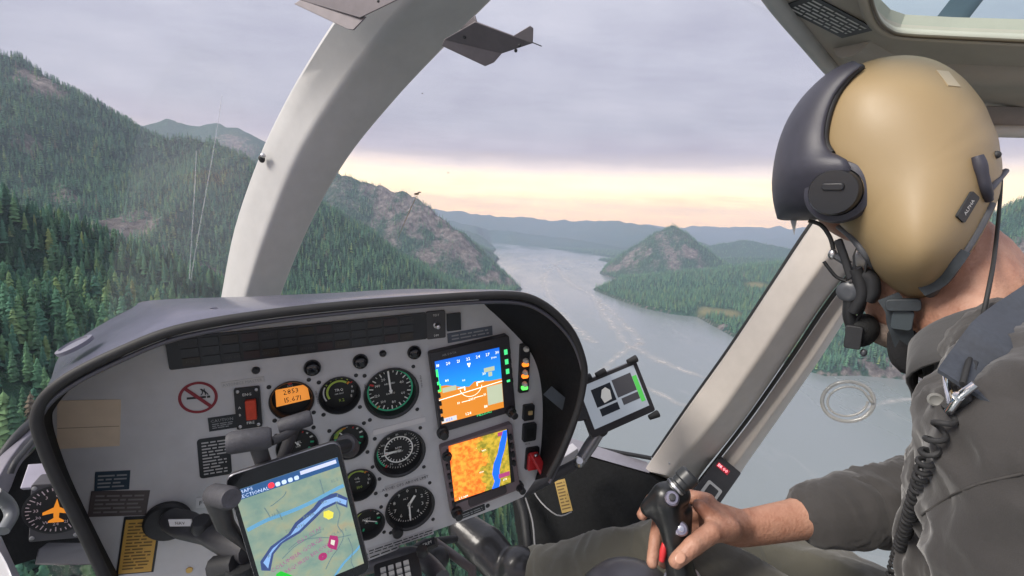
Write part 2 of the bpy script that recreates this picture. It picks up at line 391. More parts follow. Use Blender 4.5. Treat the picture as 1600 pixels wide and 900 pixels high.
# bare rock: steep faces, and the slides and cliffs of the photograph
TG = TZ.reshape(nr, na)
def hz(x, y):                                  # height by lookup in the sheet
    r = math.hypot(x, y); a = math.atan2(x, y)
    fa = np.interp(a, AZ, np.arange(na)); fr = np.interp(r, RR, np.arange(nr))
    i, j = int(min(fr, nr-2)), int(min(fa, na-2)); u, v = fr-i, fa-j
    return float((1-u)*((1-v)*TG[i, j]+v*TG[i, j+1])+u*((1-v)*TG[i+1, j]+v*TG[i+1, j+1]))
def hit(px, py, far=16000, near=1350.0):
    v = ray(px, py); L = math.hypot(v.x, v.y); d = near
    while d < far:
        x, y, z = v.x*d/L, v.y*d/L, v.z*d/L
        if hz(x, y) >= z: return (x, y)
        d *= 1.006
    return (x, y)
rock = np.zeros(len(P))
def blot(px, py, rad, amt=1.0, stretch=1.0):
    global rock
    x, y = hit(px, py); L = math.hypot(x, y); ux, uy = x/L, y/L
    dx, dy = P[:, 0]-x, P[:, 1]-y
    along = (dx*ux+dy*uy)/stretch; side = dx*uy-dy*ux
    rr_ = np.sqrt(along**2+side**2)/rad
    rock = np.maximum(rock, amt*np.clip(1.35-rr_+0.5*fbm(P[:, 0], P[:, 1], rad*0.6, 4), 0, 1))
for b in [(110,368,110,1,1),(150,360,115,1,1),(185,350,105,1,1),(200,342,80,1,1),(55,415,40,.9),(100,310,45,.7,2),(40,222,45,.7),(30,300,40,.6),(300,435,40,.8),(330,425,35,.6),(45,225,60,.6),(240,385,30,.6),(60,125,110,.7),(70,145,90,.7),
          (365,222,260,.6),(385,235,200,.6),(560,292,150,.6),(600,310,190,.7),(650,320,200,.75),(680,350,190,.85),(620,345,170,.6),(700,375,170,.9),(728,390,130,1),(690,402,110,.9),(665,400,60,.9),(745,412,110,.9),(772,430,80,1),(795,442,60,1),(755,440,50,.8),(640,335,60,1,2.2),
          (960,420,120,.7),(985,410,130,.6),(1010,395,110,.5),(1040,370,110,.45),(1075,392,90,1),(1080,400,80,.9),(1095,418,50,.9),(1010,425,120,.5),(1590,395,120,.9),(1580,402,90,.9),(1320,578,40,1,.5),(1360,576,45,1,.5),(1400,580,40,1,.5),(1430,586,30,1,.5),(1130,510,45,.9,.5)]+[(580,330,420,.45),(660,350,380,.45),(720,385,300,.5),(1040,385,330,.48),(980,405,260,.52),(1050,400,300,.45)]:
    blot(*b)
rock = np.clip(rock*(0.65+1.4*(fbm(P[:, 0], P[:, 1], 130, 5)+0.2)), 0, 1)
rock = np.maximum(rock, np.clip(1-np.abs(TSD-6)/9, 0, 1)*0.8*(TSD > -4)*(np.hypot(P[:, 0], P[:, 1]) < 9000))
field = np.zeros(len(P))
for px, py, rad in [(1105,487,34),(1140,490,40),(1122,488,36),(1182,446,45)]:
    x, y = hit(px, py); field = np.maximum(field, np.clip(1.6-np.hypot(P[:, 0]-x, (P[:, 1]-y)*0.6)/rad, 0, 1))
for nm, arr in (('rock', rock), ('field', field)):
    at = tme.attributes.new(nm, 'FLOAT', 'POINT'); at.data.foreach_set('value', arr.astype(np.float32))
m = bpy.data.materials.new('forest_floor_and_rock'); m.use_nodes = True
t = NT(m.node_tree); b = t.n['Principled BSDF']; b.inputs['Roughness'].default_value = 0.95; b.inputs['Specular IOR Level'].default_value = 0.1
geo = t.node('ShaderNodeNewGeometry').outputs['Position']
ra = t.node('ShaderNodeAttribute', _attribute_name='rock').outputs['Fac']; fa_ = t.node('ShaderNodeAttribute', _attribute_name='field').outputs['Fac']
n1 = t.noise(geo, 0.035, 6, 0.7); n2 = t.noise(geo, 0.0022, 5, 0.6); n3 = t.noise(t.node('ShaderNodeMapping', Vector=geo, Scale=(1.0, 1.0, 0.30)), 0.03, 7, 0.72)
forest = t.ramp(n1, [(0.30, (0.014, 0.046, 0.032)), (0.52, (0.028, 0.088, 0.060)), (0.72, (0.056, 0.128, 0.076))])
forest = t.mix(t.ramp(n2, [(0.40, (0, 0, 0)), (0.62, (1, 1, 1))]), forest, t.mix(0.5, forest, (0.055, 0.090, 0.045, 1)))
stone = t.ramp(n3, [(0.32, (0.070, 0.063, 0.060)), (0.48, (0.155, 0.138, 0.127)), (0.66, (0.31, 0.275, 0.245))])
mk = t.math('SUBTRACT', t.math('ADD', t.math('MULTIPLY', ra, 1.15), t.math('MULTIPLY', n1, 1.7)), 1.12, clamp=True)
colr = t.mix(t.math('MULTIPLY', t.math('MULTIPLY', mk, 2.2, clamp=True), t.math('MULTIPLY', ra, 5.0, clamp=True)), forest, stone)
colr = t.mix(fa_, colr, (0.21, 0.20, 0.10, 1))
t.put(b.inputs['Base Color'], colr)
bp = t.node('ShaderNodeBump', Height=t.math('ADD', n1, t.math('MULTIPLY', n3, 2.0))); bp.inputs['Strength'].default_value = 0.9; bp.inputs['Distance'].default_value = 14.0
t.l.new(bp.outputs[0], b.inputs['Normal'])
tme.materials.append(m)
to = bpy.data.objects.new('terrain', tme); COL.objects.link(to); tag(to, kind='structure')
# the river: one level sheet
wn = 220
wa = np.radians(np.linspace(-180, 180, wn)); wr = np.concatenate([[30.0], np.geomspace(100, 22000, 60)])
wa2, wr2 = np.meshgrid(wa, wr)
wme = grid_mesh('river', np.column_stack([(np.sin(wa2)*wr2).ravel(), (np.cos(wa2)*wr2).ravel(), np.full(wa2.size, WZ)]), len(wr), wn)
m = bpy.data.materials.new('river_water'); m.use_nodes = True
t = NT(m.node_tree); b = t.n['Principled BSDF']
geo = t.node('ShaderNodeNewGeometry').outputs['Position']
mp = t.node('ShaderNodeMapping', Vector=geo, Scale=(1.0, 0.35, 1.0)); mp.inputs['Rotation'].default_value = (0, 0, math.radians(-14))
s1 = t.noise(mp, 0.0021, 5, 0.62); s2 = t.noise(geo, 0.09, 6, 0.7); s3 = t.noise(mp, 0.012, 5, 0.6)
# current lines: thin slicks that wander down the channel
lines = t.math('SUBTRACT', 1.0, t.math('MULTIPLY', t.math('ABSOLUTE', t.math('SUBTRACT', s1, 0.5)), 70.0), clamp=True)
lines = t.math('MULTIPLY', lines, t.ramp(s3, [(0.40, (0, 0, 0)), (0.62, (1, 1, 1))]))
t.put(b.inputs['Base Color'], t.mix(t.math('MULTIPLY', lines, 0.12), (0.190, 0.216, 0.210, 1), (0.50, 0.47, 0.44, 1)))
t.put(b.inputs['Roughness'], t.math('ADD', 0.04, t.math('MULTIPLY', t.ramp(t.noise(mp, 0.0016, 6, 0.6), [(0.36, (0, 0, 0)), (0.64, (1, 1, 1))]), 0.24)))
b.inputs['IOR'].default_value = 1.78
bp = t.node('ShaderNodeBump', Height=s2); bp.inputs['Strength'].default_value = 0.25; bp.inputs['Distance'].default_value = 2.0
t.l.new(bp.outputs[0], b.inputs['Normal'])
wme.materials.append(m)
wo = bpy.data.objects.new('river', wme); COL.objects.link(wo); tag(wo, kind='structure')

# foam lines drifting with the current
mf = bpy.data.materials.new('river_foam'); mf.use_nodes = True; t = NT(mf.node_tree); t.n.clear()
g_ = t.node('ShaderNodeNewGeometry').outputs['Position']; uvx = t.node('ShaderNodeSeparateXYZ', i0=t.node('ShaderNodeUVMap').outputs[0])
edge = t.math('SUBTRACT', 1.0, t.math('MULTIPLY', t.math('ABSOLUTE', t.math('SUBTRACT', uvx.outputs[0], 0.5)), 2.0))
al = t.math('MULTIPLY', t.math('MULTIPLY', edge, t.ramp(t.noise(g_, 0.02, 5, 0.7), [(0.36, (0, 0, 0)), (0.62, (1, 1, 1))])), 0.55, clamp=True)
df = t.node('ShaderNodeBsdfDiffuse'); df.inputs[0].default_value = (0.62, 0.58, 0.54, 1); tp_ = t.node('ShaderNodeBsdfTransparent')
mxf = t.node('ShaderNodeMixShader', Fac=al); t.l.new(tp_.outputs[0], mxf.inputs[1]); t.l.new(df.outputs[0], mxf.inputs[2])
of = t.node('ShaderNodeOutputMaterial'); t.l.new(mxf.outputs[0], of.inputs['Surface'])
for pts, wd in (([(884,404),(864,418),(851,434),(856,455),(868,478),(884,498),(908,520),(930,536)], 34), ([(868,412),(880,432),(900,448),(926,462),(944,490),(962,512),(978,536),(1010,552),(1044,570),(1090,586),(1140,600)], 34), ([(930,470),(950,480),(966,500),(990,520),(1000,540)], 30), ([(1000,535),(960,560),(930,600)], 22), ([(1340,640),(1400,626),(1460,622)], 14), ([(1000,600),(1060,630),(1100,650)], 16)):
    c_ = smoothpts([Vector((*on_water(*p_), WZ+0.5)) for p_ in pts], 8); v_ = []; f_ = []
    for i_, q_ in enumerate(c_):
        d_ = (c_[min(i_+1, len(c_)-1)]-c_[max(i_-1, 0)]); nn = Vector((-d_.y, d_.x, 0)).normalized()*wd*(0.6+0.8*random.random()); v_ += [q_+nn, q_-nn]
        if i_: f_.append((2*i_-2, 2*i_-1, 2*i_+1, 2*i_))
    me = bpy.data.meshes.new('foam_line'); me.from_pydata(v_, [], f_); me.materials.append(mf); uvl = me.uv_layers.new(name='UVMap')
    for lp in me.loops: uvl.data[lp.index].uv = (lp.vertex_index % 2, lp.vertex_index//2)
    fo = bpy.data.objects.new('foam_line', me); COL.objects.link(fo); fo.parent = wo
# ---- conifers
def tree_mats(i, c):
    m = bpy.data.materials.new('conifer_needles_%d' % i); m.use_nodes = True
    t = NT(m.node_tree); b = t.n['Principled BSDF']; b.inputs['Roughness'].default_value = 0.9; b.inputs['Specular IOR Level'].default_value = 0.15
    oi = t.node('ShaderNodeObjectInfo').outputs['Random']
    cs = t.ramp(oi, [(0.0, tuple(x*0.42 for x in c)), (0.45, c), (0.85, (c[0]*1.5, c[1]*1.35, c[2]*1.1)), (0.97, (c[0]*2.6, c[1]*1.6, c[2]*1.0)), (1.0, (0.16, 0.13, 0.10))])
    t.put(b.inputs['Base Color'], cs); return m
NEEDLE = [tree_mats(0, (0.068, 0.170, 0.115)), tree_mats(1, (0.086, 0.185, 0.105))]
BARK = mat('conifer_bark', (0.10, 0.075, 0.055), 0.9, grain=0.4, gscale=3)
def crown_mesh(name, seed, tiers, spokes, m, wid=0.17):
    """drooping boughs in whorls: every bough a bent leaf-shaped blade, 1 m tall tree"""
    r = random.Random(seed); v = []; f = []
    for k in range(tiers):
        z = 0.10+0.86*(k/(tiers-0.4))**0.92; R = wid*(1.03-z)**0.85*r.uniform(0.75, 1.2)+0.012
        a0 = r.random()*6.28
        for s in range(spokes):
            a = a0+6.283*s/spokes+r.uniform(-.25, .25); L = R*r.uniform(0.65, 1.25); w = L*0.50+0.012
            dz = -L*r.uniform(0.25, 0.7); ca, sa = math.cos(a), math.sin(a); i = len(v)
            zz = z+r.uniform(-.02, .02)
            v += [(0, 0, zz+0.045), (ca*L*.55-sa*w, sa*L*.55+ca*w, zz+dz*.55), (ca*L, sa*L, zz+dz), (ca*L*.55+sa*w, sa*L*.55-ca*w, zz+dz*.55), (ca*L*.45, sa*L*.45, zz+dz*.25+0.035)]
            f += [(i, i+1, i+4), (i+1, i+2, i+4), (i+2, i+3, i+4), (i+3, i, i+4)]
    i = len(v); v += [(0.012, 0, .93), (-.008, .01, .93), (-.008, -.01, .93), (0, 0, 1.03)]; f += [(i, i+1, i+3), (i+1, i+2, i+3), (i+2, i, i+3)]
    me = bpy.data.meshes.new(name); me.from_pydata(v, [], f); me.materials.append(m); return me
def trunk_mesh(name):
    v = []; f = []
    for z, rad in ((-0.06, .017), (0.1, .013), (0.5, .008), (0.95, .002)):
        for s in range(5): v.append((rad*math.cos(s*1.2566), rad*math.sin(s*1.2566), z))
    for k in range(3):
        for s in range(5): f.append((k*5+s, k*5+(s+1) % 5, k*5+5+(s+1) % 5, k*5+5+s))
    for s in range(4):                        # bare lower limbs
        a = s*1.7; i = len(v); z = 0.06+s*0.02
        v += [(0, 0, z), (0, 0, z+.008), (.05*math.cos(a), .05*math.sin(a), z-.01)]; f.append((i, i+1, i+2))
    me = bpy.data.meshes.new(name); me.from_pydata(v, [], f); me.materials.append(BARK); return me
crowns = [crown_mesh('conifer_crown_%d' % i, 20+i, 13, 7, NEEDLE[i % 2], 0.15+0.02*(i % 3)) for i in range(4)]
low = [crown_mesh('far_conifer_crown_%d' % i, 40+i, 6, 5, NEEDLE[i % 2], 0.19+0.02*i) for i in range(3)]
trunk = trunk_mesh('conifer_trunk')
FC = [Vector((W3[0][i], W3[1][i], W3[2][i])) for i in range(3)]
def project(X, Y, Z):
    x = FC[0].x*X+FC[0].y*Y+FC[0].z*Z; y = FC[1].x*X+FC[1].y*Y+FC[1].z*Z; z = FC[2].x*X+FC[2].y*Y+FC[2].z*Z
    return CX+FPX*x/z, CY+FPX*y/z, z
def lookup(x, y, G):
    r = np.hypot(x, y); a = np.arctan2(x, y)
    fa = np.clip(np.interp(a, AZ, np.arange(na)), 0, na-1.001); fr = np.clip(np.interp(r, RR, np.arange(nr)), 0, nr-1.001)
    i, j = fr.astype(int), fa.astype(int); u, v = fr-i, fa-j
    return (1-u)*((1-v)*G[i, j]+v*G[i, j+1])+u*((1-v)*G[i+1, j]+v*G[i+1, j+1])
SDG = TSD.reshape(nr, na); RKG = rock.reshape(nr, na); FDG = field.reshape(nr, na)
def scatter(n_, r0, r1, a0, a1, rng):
    r = np.sqrt(rng.uniform(r0*r0, r1*r1, n_)); a = np.radians(rng.uniform(a0, a1, n_)); x, y = np.sin(a)*r, np.cos(a)*r
    z = lookup(x, y, TG); s = lookup(x, y, SDG); k = lookup(x, y, RKG); fd = lookup(x, y, FDG)
    keep = (s > 16) & (k < 0.10+0.95*rng.random(n_)) & (fd < 0.2) & (fbm(x, y, 160, 3) > -0.62)
    return x[keep], y[keep], z[keep]
sx, sy, sz = [], [], []
for q in ((52000, 150, 1500, -62, 42), (80000, 1500, 3200, -62, 62), (75000, 3200, 6000, -56, 58), (22000, 6000, 9500, -12, 45)):
    a_, b_, c_ = scatter(*q, RNG); sx.append(a_); sy.append(b_); sz.append(c_)
sx, sy, sz = map(np.concatenate, (sx, sy, sz))
hgt = RNG.uniform(8, 27, len(sx))*np.clip(1+0.55*fbm(sx, sy, 90, 3), 0.55, 1.5); dist = np.sqrt(sx**2+sy**2+sz**2); hgt *= np.where(dist > 1600, 1.25, 1.0)
# line of sight to the treetop, so that the trees built singly are ones the photograph shows
px, py, pz = project(sx, sy, sz+hgt*0.7)
inwin = (px > -20) & (px < 345) & (py > 300) & (py < 720) & (pz > 0) & ~((py > 455) & (px > 95+(720-py)*0.45))
order = np.argsort(np.where(inwin, dist, 1e9))
near_ids = []
for i in order[:2400]:
    if not inwin[i] or len(near_ids) >= 300: break
    tt = np.linspace(0.15, 0.97, 40); zz = sz[i]+hgt[i]*0.75
    if (lookup(sx[i]*tt, sy[i]*tt, TG) < zz*tt).all(): near_ids.append(i)
PROTO = None
for k, i in enumerate(near_ids):
    e = bpy.data.objects.new('conifer_tree', None); COL.objects.link(e)
    e.location = (sx[i], sy[i], sz[i]); s = hgt[i]; e.scale = (s*RNG.uniform(.85, 1.3),)*2+(s,); e.rotation_euler = (0, 0, RNG.uniform(0, 6.28)); e.empty_display_size = 0.01
    tag(e, 'dark green conifer on the near forested slope at the left', 'tree', 'conifers on the near slope')
    for nm, me in (('crown', crowns[k % 4]), ('trunk', trunk)):
        o = bpy.data.objects.new(nm, me); COL.objects.link(o); o.parent = e
mask = np.ones(len(sx), bool); mask[near_ids] = False
fx, fy, fz, fh, fd_ = sx[mask], sy[mask], sz[mask], hgt[mask], dist[mask]
def forest_obj(name, sel, protos, label):
    me = bpy.data.meshes.new(name); c = np.column_stack([fx[sel], fy[sel], fz[sel]-1.0]).astype(np.float32)
    me.vertices.add(len(c)); me.vertices.foreach_set('co', c.ravel())
    at = me.attributes.new('tree_scale', 'FLOAT_VECTOR', 'POINT'); w = fh[sel]*RNG.uniform(0.85, 1.45, len(c))
    at.data.foreach_set('vector', np.column_stack([w, w, fh[sel]]).astype(np.float32).ravel())
    at = me.attributes.new('tree_turn', 'FLOAT', 'POINT'); at.data.foreach_set('value', RNG.uniform(0, 6.28, len(c)).astype(np.float32))
    at = me.attributes.new('tree_pick', 'INT', 'POINT'); at.data.foreach_set('value', RNG.integers(0, len(protos), len(c)).astype(np.int32))
    o = bpy.data.objects.new(name, me); COL.objects.link(o)
    g = bpy.data.node_groups.new(name, 'GeometryNodeTree')
    g.interface.new_socket('Geometry', in_out='INPUT', socket_type='NodeSocketGeometry'); g.interface.new_socket('Geometry', in_out='OUTPUT', socket_type='NodeSocketGeometry')
    q = NT(g); gi = q.node('NodeGroupInput'); go = q.node('NodeGroupOutput')
    m2p = q.node('GeometryNodeMeshToPoints'); q.l.new(gi.outputs[0], m2p.inputs['Mesh'])
    jn = q.node('GeometryNodeJoinGeometry')
    def attr(nm, ty):
        a = q.n.new('GeometryNodeInputNamedAttribute'); a.data_type = ty; a.inputs['Name'].default_value = nm; return a.outputs['Attribute']
    rot = q.node('ShaderNodeCombineXYZ', Z=attr('tree_turn', 'FLOAT'))
    for k, pm in enumerate(protos):
        po = bpy.data.objects.new('far_conifer_source', pm)          # never linked: only its mesh is read
        oi = q.n.new('GeometryNodeObjectInfo'); oi.inputs['Object'].default_value = po
        ip = q.n.new('GeometryNodeInstanceOnPoints')
        cmp = q.n.new('FunctionNodeCompare'); cmp.data_type = 'INT'; cmp.operation = 'EQUAL'
        ii = [s for s in cmp.inputs if s.type == 'INT']; q.l.new(attr('tree_pick', 'INT'), ii[0]); ii[1].default_value = k
        q.l.new(m2p.outputs[0], ip.inputs['Points']); q.l.new(cmp.outputs[0], ip.inputs['Selection'])
        q.l.new(oi.outputs['Geometry'], ip.inputs['Instance']); q.l.new(rot.outputs[0], ip.inputs['Rotation']); q.l.new(attr('tree_scale', 'FLOAT_VECTOR'), ip.inputs['Scale'])
        q.l.new(ip.outputs[0], jn.inputs[0])
    q.l.new(jn.outputs[0], go.inputs[0])
    md = o.modifiers.new('instances', 'NODES'); md.node_group = g
    tag(o, label, 'forest', kind='stuff'); return o
forest_obj('near_forest', fd_ < 1600, crowns, 'dense conifer forest covering the nearer left slopes')
forest_obj('far_forest', fd_ >= 1600, low, 'far conifer forest covering the mountainsides along the river')
print('trees', len(near_ids), len(fx))

# ---- the evening haze in the gorge
hb = bpy.data.meshes.new('haze'); bm = bmesh.new()
bmesh.ops.create_cube(bm, size=1.0)
for v in bm.verts: v.co = Vector((v.co.x*46000, v.co.y*46000, WZ-60 if v.co.z < 0 else float(TZ.max())+60))
bm.to_mesh(hb); bm.free()
ho = bpy.data.objects.new('haze', hb); COL.objects.link(ho); tag(ho, 'thin blue evening haze filling the gorge', 'haze', kind='stuff')
m = bpy.data.materials.new('haze_air'); m.use_nodes = True; t = NT(m.node_tree); t.n.clear()
pv = t.node('ShaderNodeVolumePrincipled'); pv.inputs['Color'].default_value = (0.70, 0.76, 1.0, 1); pv.inputs['Density'].default_value = 0.000062; pv.inputs['Anisotropy'].default_value = 0.1
ot = t.node('ShaderNodeOutputMaterial'); t.l.new(pv.outputs[0], ot.inputs['Volume']); hb.materials.append(m)
# ------------------------------------------------------------------ the cabin: posts, roof, doors, glass
M_post = mat('post_paint_warm_white', (0.50, 0.495, 0.485), 0.45, grain=0.06, gscale=40, bump=0.12, bscale=900)
M_trim = mat('door_trim_beige', (0.60, 0.555, 0.51), 0.5, grain=0.07, gscale=30, bump=0.15, bscale=700)
M_roof = mat('roof_lining_beige', (0.50, 0.455, 0.40), 0.75, grain=0.08, gscale=25, bump=0.3, bscale=900)
M_black = mat('matt_black_plastic', (0.022, 0.023, 0.026), 0.55, grain=0.25, gscale=80, bump=0.2, bscale=900)
M_black2 = mat('black_vinyl_lining', (0.011, 0.012, 0.013), 0.8, spec=0.25, grain=0.35, gscale=120, bump=0.5, bscale=600)
M_rubber = mat('black_rubber', (0.02, 0.02, 0.021), 0.7, grain=0.2, gscale=60)
M_metal = mat('brushed_aluminium', (0.55, 0.55, 0.56), 0.35, metal=1.0, grain=0.1, gscale=90)
M_white = mat('white_print', (0.72, 0.72, 0.70), 0.6)
M_grey = mat('grey_paint', (0.30, 0.30, 0.31), 0.5, grain=0.1, gscale=50)
cabin = thing('helicopter_cabin', 'beige helicopter cabin shell with curved centre post, windshield, roof window and right door', 'cabin', (0.2, 0.9, -0.95))
def beam(stations, name, m, extra=0.05, smooth=45, parent=cabin, k=5):
    """a curved post: stations of (left edge px, ridge px, right edge px, depth left, ridge, right)"""
    cs = []
    for l, r_, R_, dl, dm, dr in stations:
        cs.append([D(*l, dl), D(*r_, dm), D(*R_, dr)])
    L = smoothpts([c[0] for c in cs], k); Mm = smoothpts([c[1] for c in cs], k); Rr = smoothpts([c[2] for c in cs], k)
    rows = []
    for a, b, c in zip(L, Mm, Rr):
        out_ = ((a+c)/2).normalized()*extra
        ring = [a+out_]
        def bez(p, q, s, t): return p*(1-t)**2+q*2*t*(1-t)+s*t*t
        e1 = b+(a-b)*0.16; e2 = b+(c-b)*0.10
        ring += [a+out_*0.25, a+(b-a)*0.05, a+(b-a)*0.4, e1] + [bez(e1, b, e2, t) for t in (0.25, 0.5, 0.75)] + [e2, b+(c-b)*0.5, c+(b-c)*0.04, c+out_*0.25, c+out_, (a+c)/2+out_*1.2]
        rows.append(ring)
    mb = MB().loft(rows, True)
    n_ = len(rows[0]); mb.f += [tuple(range(n_)), tuple(range(len(mb.v)-n_, len(mb.v)))]; mb.m += [0, 0]
    return mb.build(name, m, parent, smooth=smooth)
post = beam([((340,500),(378,500),(428,500),1.04,1.0,1.06),((347,455),(385,455),(441,455),1.03,.99,1.05),((367,355),(420,350),(484,352),1.0,.955,1.02),((405,245),(466,240),(541,250),.95,.91,.97),((446,158),(524,150),(615,158),.90,.86,.92),((492,78),(590,66),(696,72),.83,.79,.85),((544,0),(652,-8),(768,0),.76,.72,.78),((600,-70),(715,-80),(840,-72),.69,.66,.71),((700,-170),(820,-180),(960,-170),.6,.58,.62)], 'centre_post', M_post, 0.03)
# small fitting on the post, and the two folded plates of the visor mount
mb = MB(); mb.ell(D(409,248,.935), (.006, .006, .008)); o = mb.build('stud', M_black, post, smooth=40)
mb = MB(); mb.ell(D(411,243,.93), (.005, .005, .005)); o = mb.build('stud_cap', M_metal, post, smooth=40)
M_plate = mat('grey_primed_plate', (0.20, 0.18, 0.19), 0.5, metal=0.3, grain=0.12, gscale=60)
def plate(px_pts, deps, name):
    pts = [D(x, y, d) for (x, y), d in zip(px_pts, deps)]
    n_ = (pts[1]-pts[0]).cross(pts[2]-pts[0]).normalized()
    if n_.dot(pts[0]) < 0: n_ = -n_
    return MB().prism(pts, n_*0.0025).build(name, M_plate, post, smooth=30, bevel=0.0008)
pl = plate([(694,62),(742,34),(832,68),(784,84)], [.74,.70,.70,.74], 'visor_bracket')
plate([(690,72),(694,62),(784,84),(772,98),(758,104)], [.75,.74,.74,.75,.755], 'visor_bracket')
plate([(718,46),(741,24),(744,34)], [.735,.70,.70], 'visor_bracket')
plate([(800,57),(828,40),(833,44),(832,68)], [.70,.685,.685,.70], 'visor_bracket')
plate([(468,0),(500,-24),(628,-4),(562,28)], [.72,.70,.66,.69], 'visor_bracket')
plate([(459,6),(468,0),(572,26),(552,47),(542,45)], [.725,.72,.69,.70,.70], 'visor_bracket')
for px_, py_, d_ in ((749,48,.715),(726,58,.728),(806,79,.728),(812,71,.70),(575,13,.685),(592,2,.675)):
    MB().ell(D(px_, py_, d_), (.0028, .0028, .0028), n_=8, m_=6).build('rivet', M_black, post, smooth=60)
MB().tube([D(831,66,.70), D(846,72,.69)], .0008, 5).build('yaw_string', M_black, post)

# the right front post, its black glazing strip and the door frame behind it
beam([((1005,735),(1040,742),(1085,765),1.22,1.17,1.2),((1022,712),(1060,722),(1098,738),1.20,1.15,1.18),((1075,636),(1118,655),(1160,660),1.11,1.06,1.09),((1140,545),(1185,560),(1226,565),1.02,.97,1.0),((1205,447),(1248,465),(1290,470),.95,.90,.93),((1268,352),(1312,375),(1352,392),.89,.845,.87),((1330,270),(1372,290),(1412,305),.85,.81,.83),((1400,180),(1440,200),(1480,215),.82,.79,.80)], 'windshield_post', M_trim, 0.03)
MB().tube(smoothpts([D(1020,714,1.215), D(1073,637,1.125), D(1138,546,1.035), D(1203,448,.965), D(1266,352,.905), D(1330,268,.865)], 5), .0042, 8).build('glazing_strip', M_black, cabin, smooth=60)
beam([((1094,762),(1120,768),(1150,752),1.20,1.17,1.2),((1106,742),(1134,748),(1166,726),1.19,1.16,1.19),((1170,660),(1192,668),(1216,655),1.11,1.085,1.11),((1236,565),(1262,572),(1282,560),1.02,.99,1.02),((1300,470),(1325,476),(1345,462),.95,.92,.95),((1362,392),(1385,398),(1402,388),.89,.86,.89),((1425,305),(1450,312),(1470,300),.85,.82,.85),((1490,225),(1515,230),(1535,225),.82,.80,.82)], 'door_frame', M_trim, 0.03)
for px_, py_, d_ in ((1046,724,1.135),(1064,735,1.135)): MB().ell(D(px_, py_, d_), (.0032, .0032, .0032), n_=10, m_=6).build('screw', M_metal, cabin, smooth=60)
MB().tube(smoothpts([D(1090,756,1.19), D(1164,661,1.09), D(1231,566,.995), D(1295,471,.925), D(1357,393,.865)], 5), .0045, 8).build('door_seal', M_rubber, cabin, smooth=60)
# roof on the right, with its window
p1, p2, p3 = D(1215,0,.62), D(1330,130,.82), D(1640,175,.74)
_rn = (p2-p1).cross(p3-p1).normalized()
def RP(px, py, off=0.0): v = hray(px, py); q = v*(p1.dot(_rn)/v.dot(_rn)); return q+_rn*off
if _rn.dot(p1) > 0: _rn = -_rn                     # towards the viewer
_re = (p3-p1).normalized(); _rz = _rn.cross(_re); RF = Frame(p1, _re, _rz)
def r2(px, py): q = RP(px, py)-p1; return (q.dot(RF.ex), q.dot(RF.ez))
outer = [r2(*p) for p in [(1190,-38),(1215,0),(1262,58),(1310,114),(1380,150),(1480,166),(1640,176),(1760,150),(1760,-120),(1500,-160),(1250,-110)]]
hole = [r2(*p) for p in [(1350,-60),(1352,-20),(1357,4),(1367,26),(1382,40),(1405,48),(1480,53),(1600,58),(1720,62),(1735,20),(1735,-60),(1600,-100),(1400,-100)]]
def holed(outer, holes):
    vs = [Vector(p) for p in outer]; ed = [(i, (i+1) % len(outer)) for i in range(len(outer))]
    for h_ in holes:
        k = len(vs); vs += [Vector(p) for p in h_]; ed += [(k+i, k+(i+1) % len(h_)) for i in range(len(h_))]
    v2, _, f2, *_r = delaunay_2d_cdt(vs, ed, [], 1, 1e-6)
    def inside(p, poly):
        c = False
        for i in range(len(poly)):
            a, b = poly[i], poly[(i+1) % len(poly)]
            if (a[1] > p[1]) != (b[1] > p[1]) and p[0] < (b[0]-a[0])*(p[1]-a[1])/(b[1]-a[1])+a[0]: c = not c
        return c
    keep = []
    for f in f2:
        c = sum((v2[i] for i in f), Vector((0, 0)))/len(f)
        if inside(c, outer) and not any(inside(c, h_) for h_ in holes): keep.append(tuple(f))
    return v2, keep
v2, f2 = holed(outer, [hole])
mb = MB().add([RF.p(v.x, v.y, 0) for v in v2], f2); roof = mb.build('roof_panel', M_roof, cabin, solid=0.02)
MB().tube(smoothpts([RP(1180,-54,.004), RP(1215,0,.004), RP(1262,58,.004), RP(1310,114,.004), RP(1345,135,.004)], 4), .011, 12).build('roof_edge', M_post, roof, smooth=60)
rim = [RF.p(a, b, 0.004) for a, b in hole]
MB().tube(smoothpts(rim[:9], 3), .0075, 10).build('window_rim', M_roof, roof, smooth=60)
MB().tube(smoothpts([p+_rn*0.004-(p-RP(1560,0)).normalized()*0.008 for p in rim[:9]], 3), .0024, 8).build('window_seal', mat('window_seal_brown', (0.10, 0.075, 0.05), 0.35), roof, smooth=60)
MB().poly([RF.p(a, b, -0.008) for a, b in hole]).build('roof_window_pane', glass_mat('green_tinted_glass', (0.80, 0.95, 0.92), 0.06), roof)
# moulded swell round the window and the header above the door
MB().tube(smoothpts([RP(1330,70,-.012), RP(1400,105,-.012), RP(1500,112,-.012), RP(1700,120,-.012)], 4), .03, 14).build('roof_swell', M_roof, roof, smooth=60)
hd1 = [D(1400,158,.80), D(1480,164,.78), D(1560,166,.76), D(1700,170,.74)]; hd2 = [D(1400,196,.81), D(1480,196,.79), D(1560,196,.77), D(1700,198,.75)]
MB().loft([smoothpts(hd1, 3), smoothpts(hd2, 3)]).build('door_header', mat('header_trim', (0.30, 0.255, 0.23), 0.6, grain=0.08), cabin, solid=0.01)
MB().tube([D(1390,203,.80), D(1480,204,.78), D(1560,205,.76), D(1700,208,.74)], .0095, 12).build('door_rail', M_trim, cabin, smooth=60)
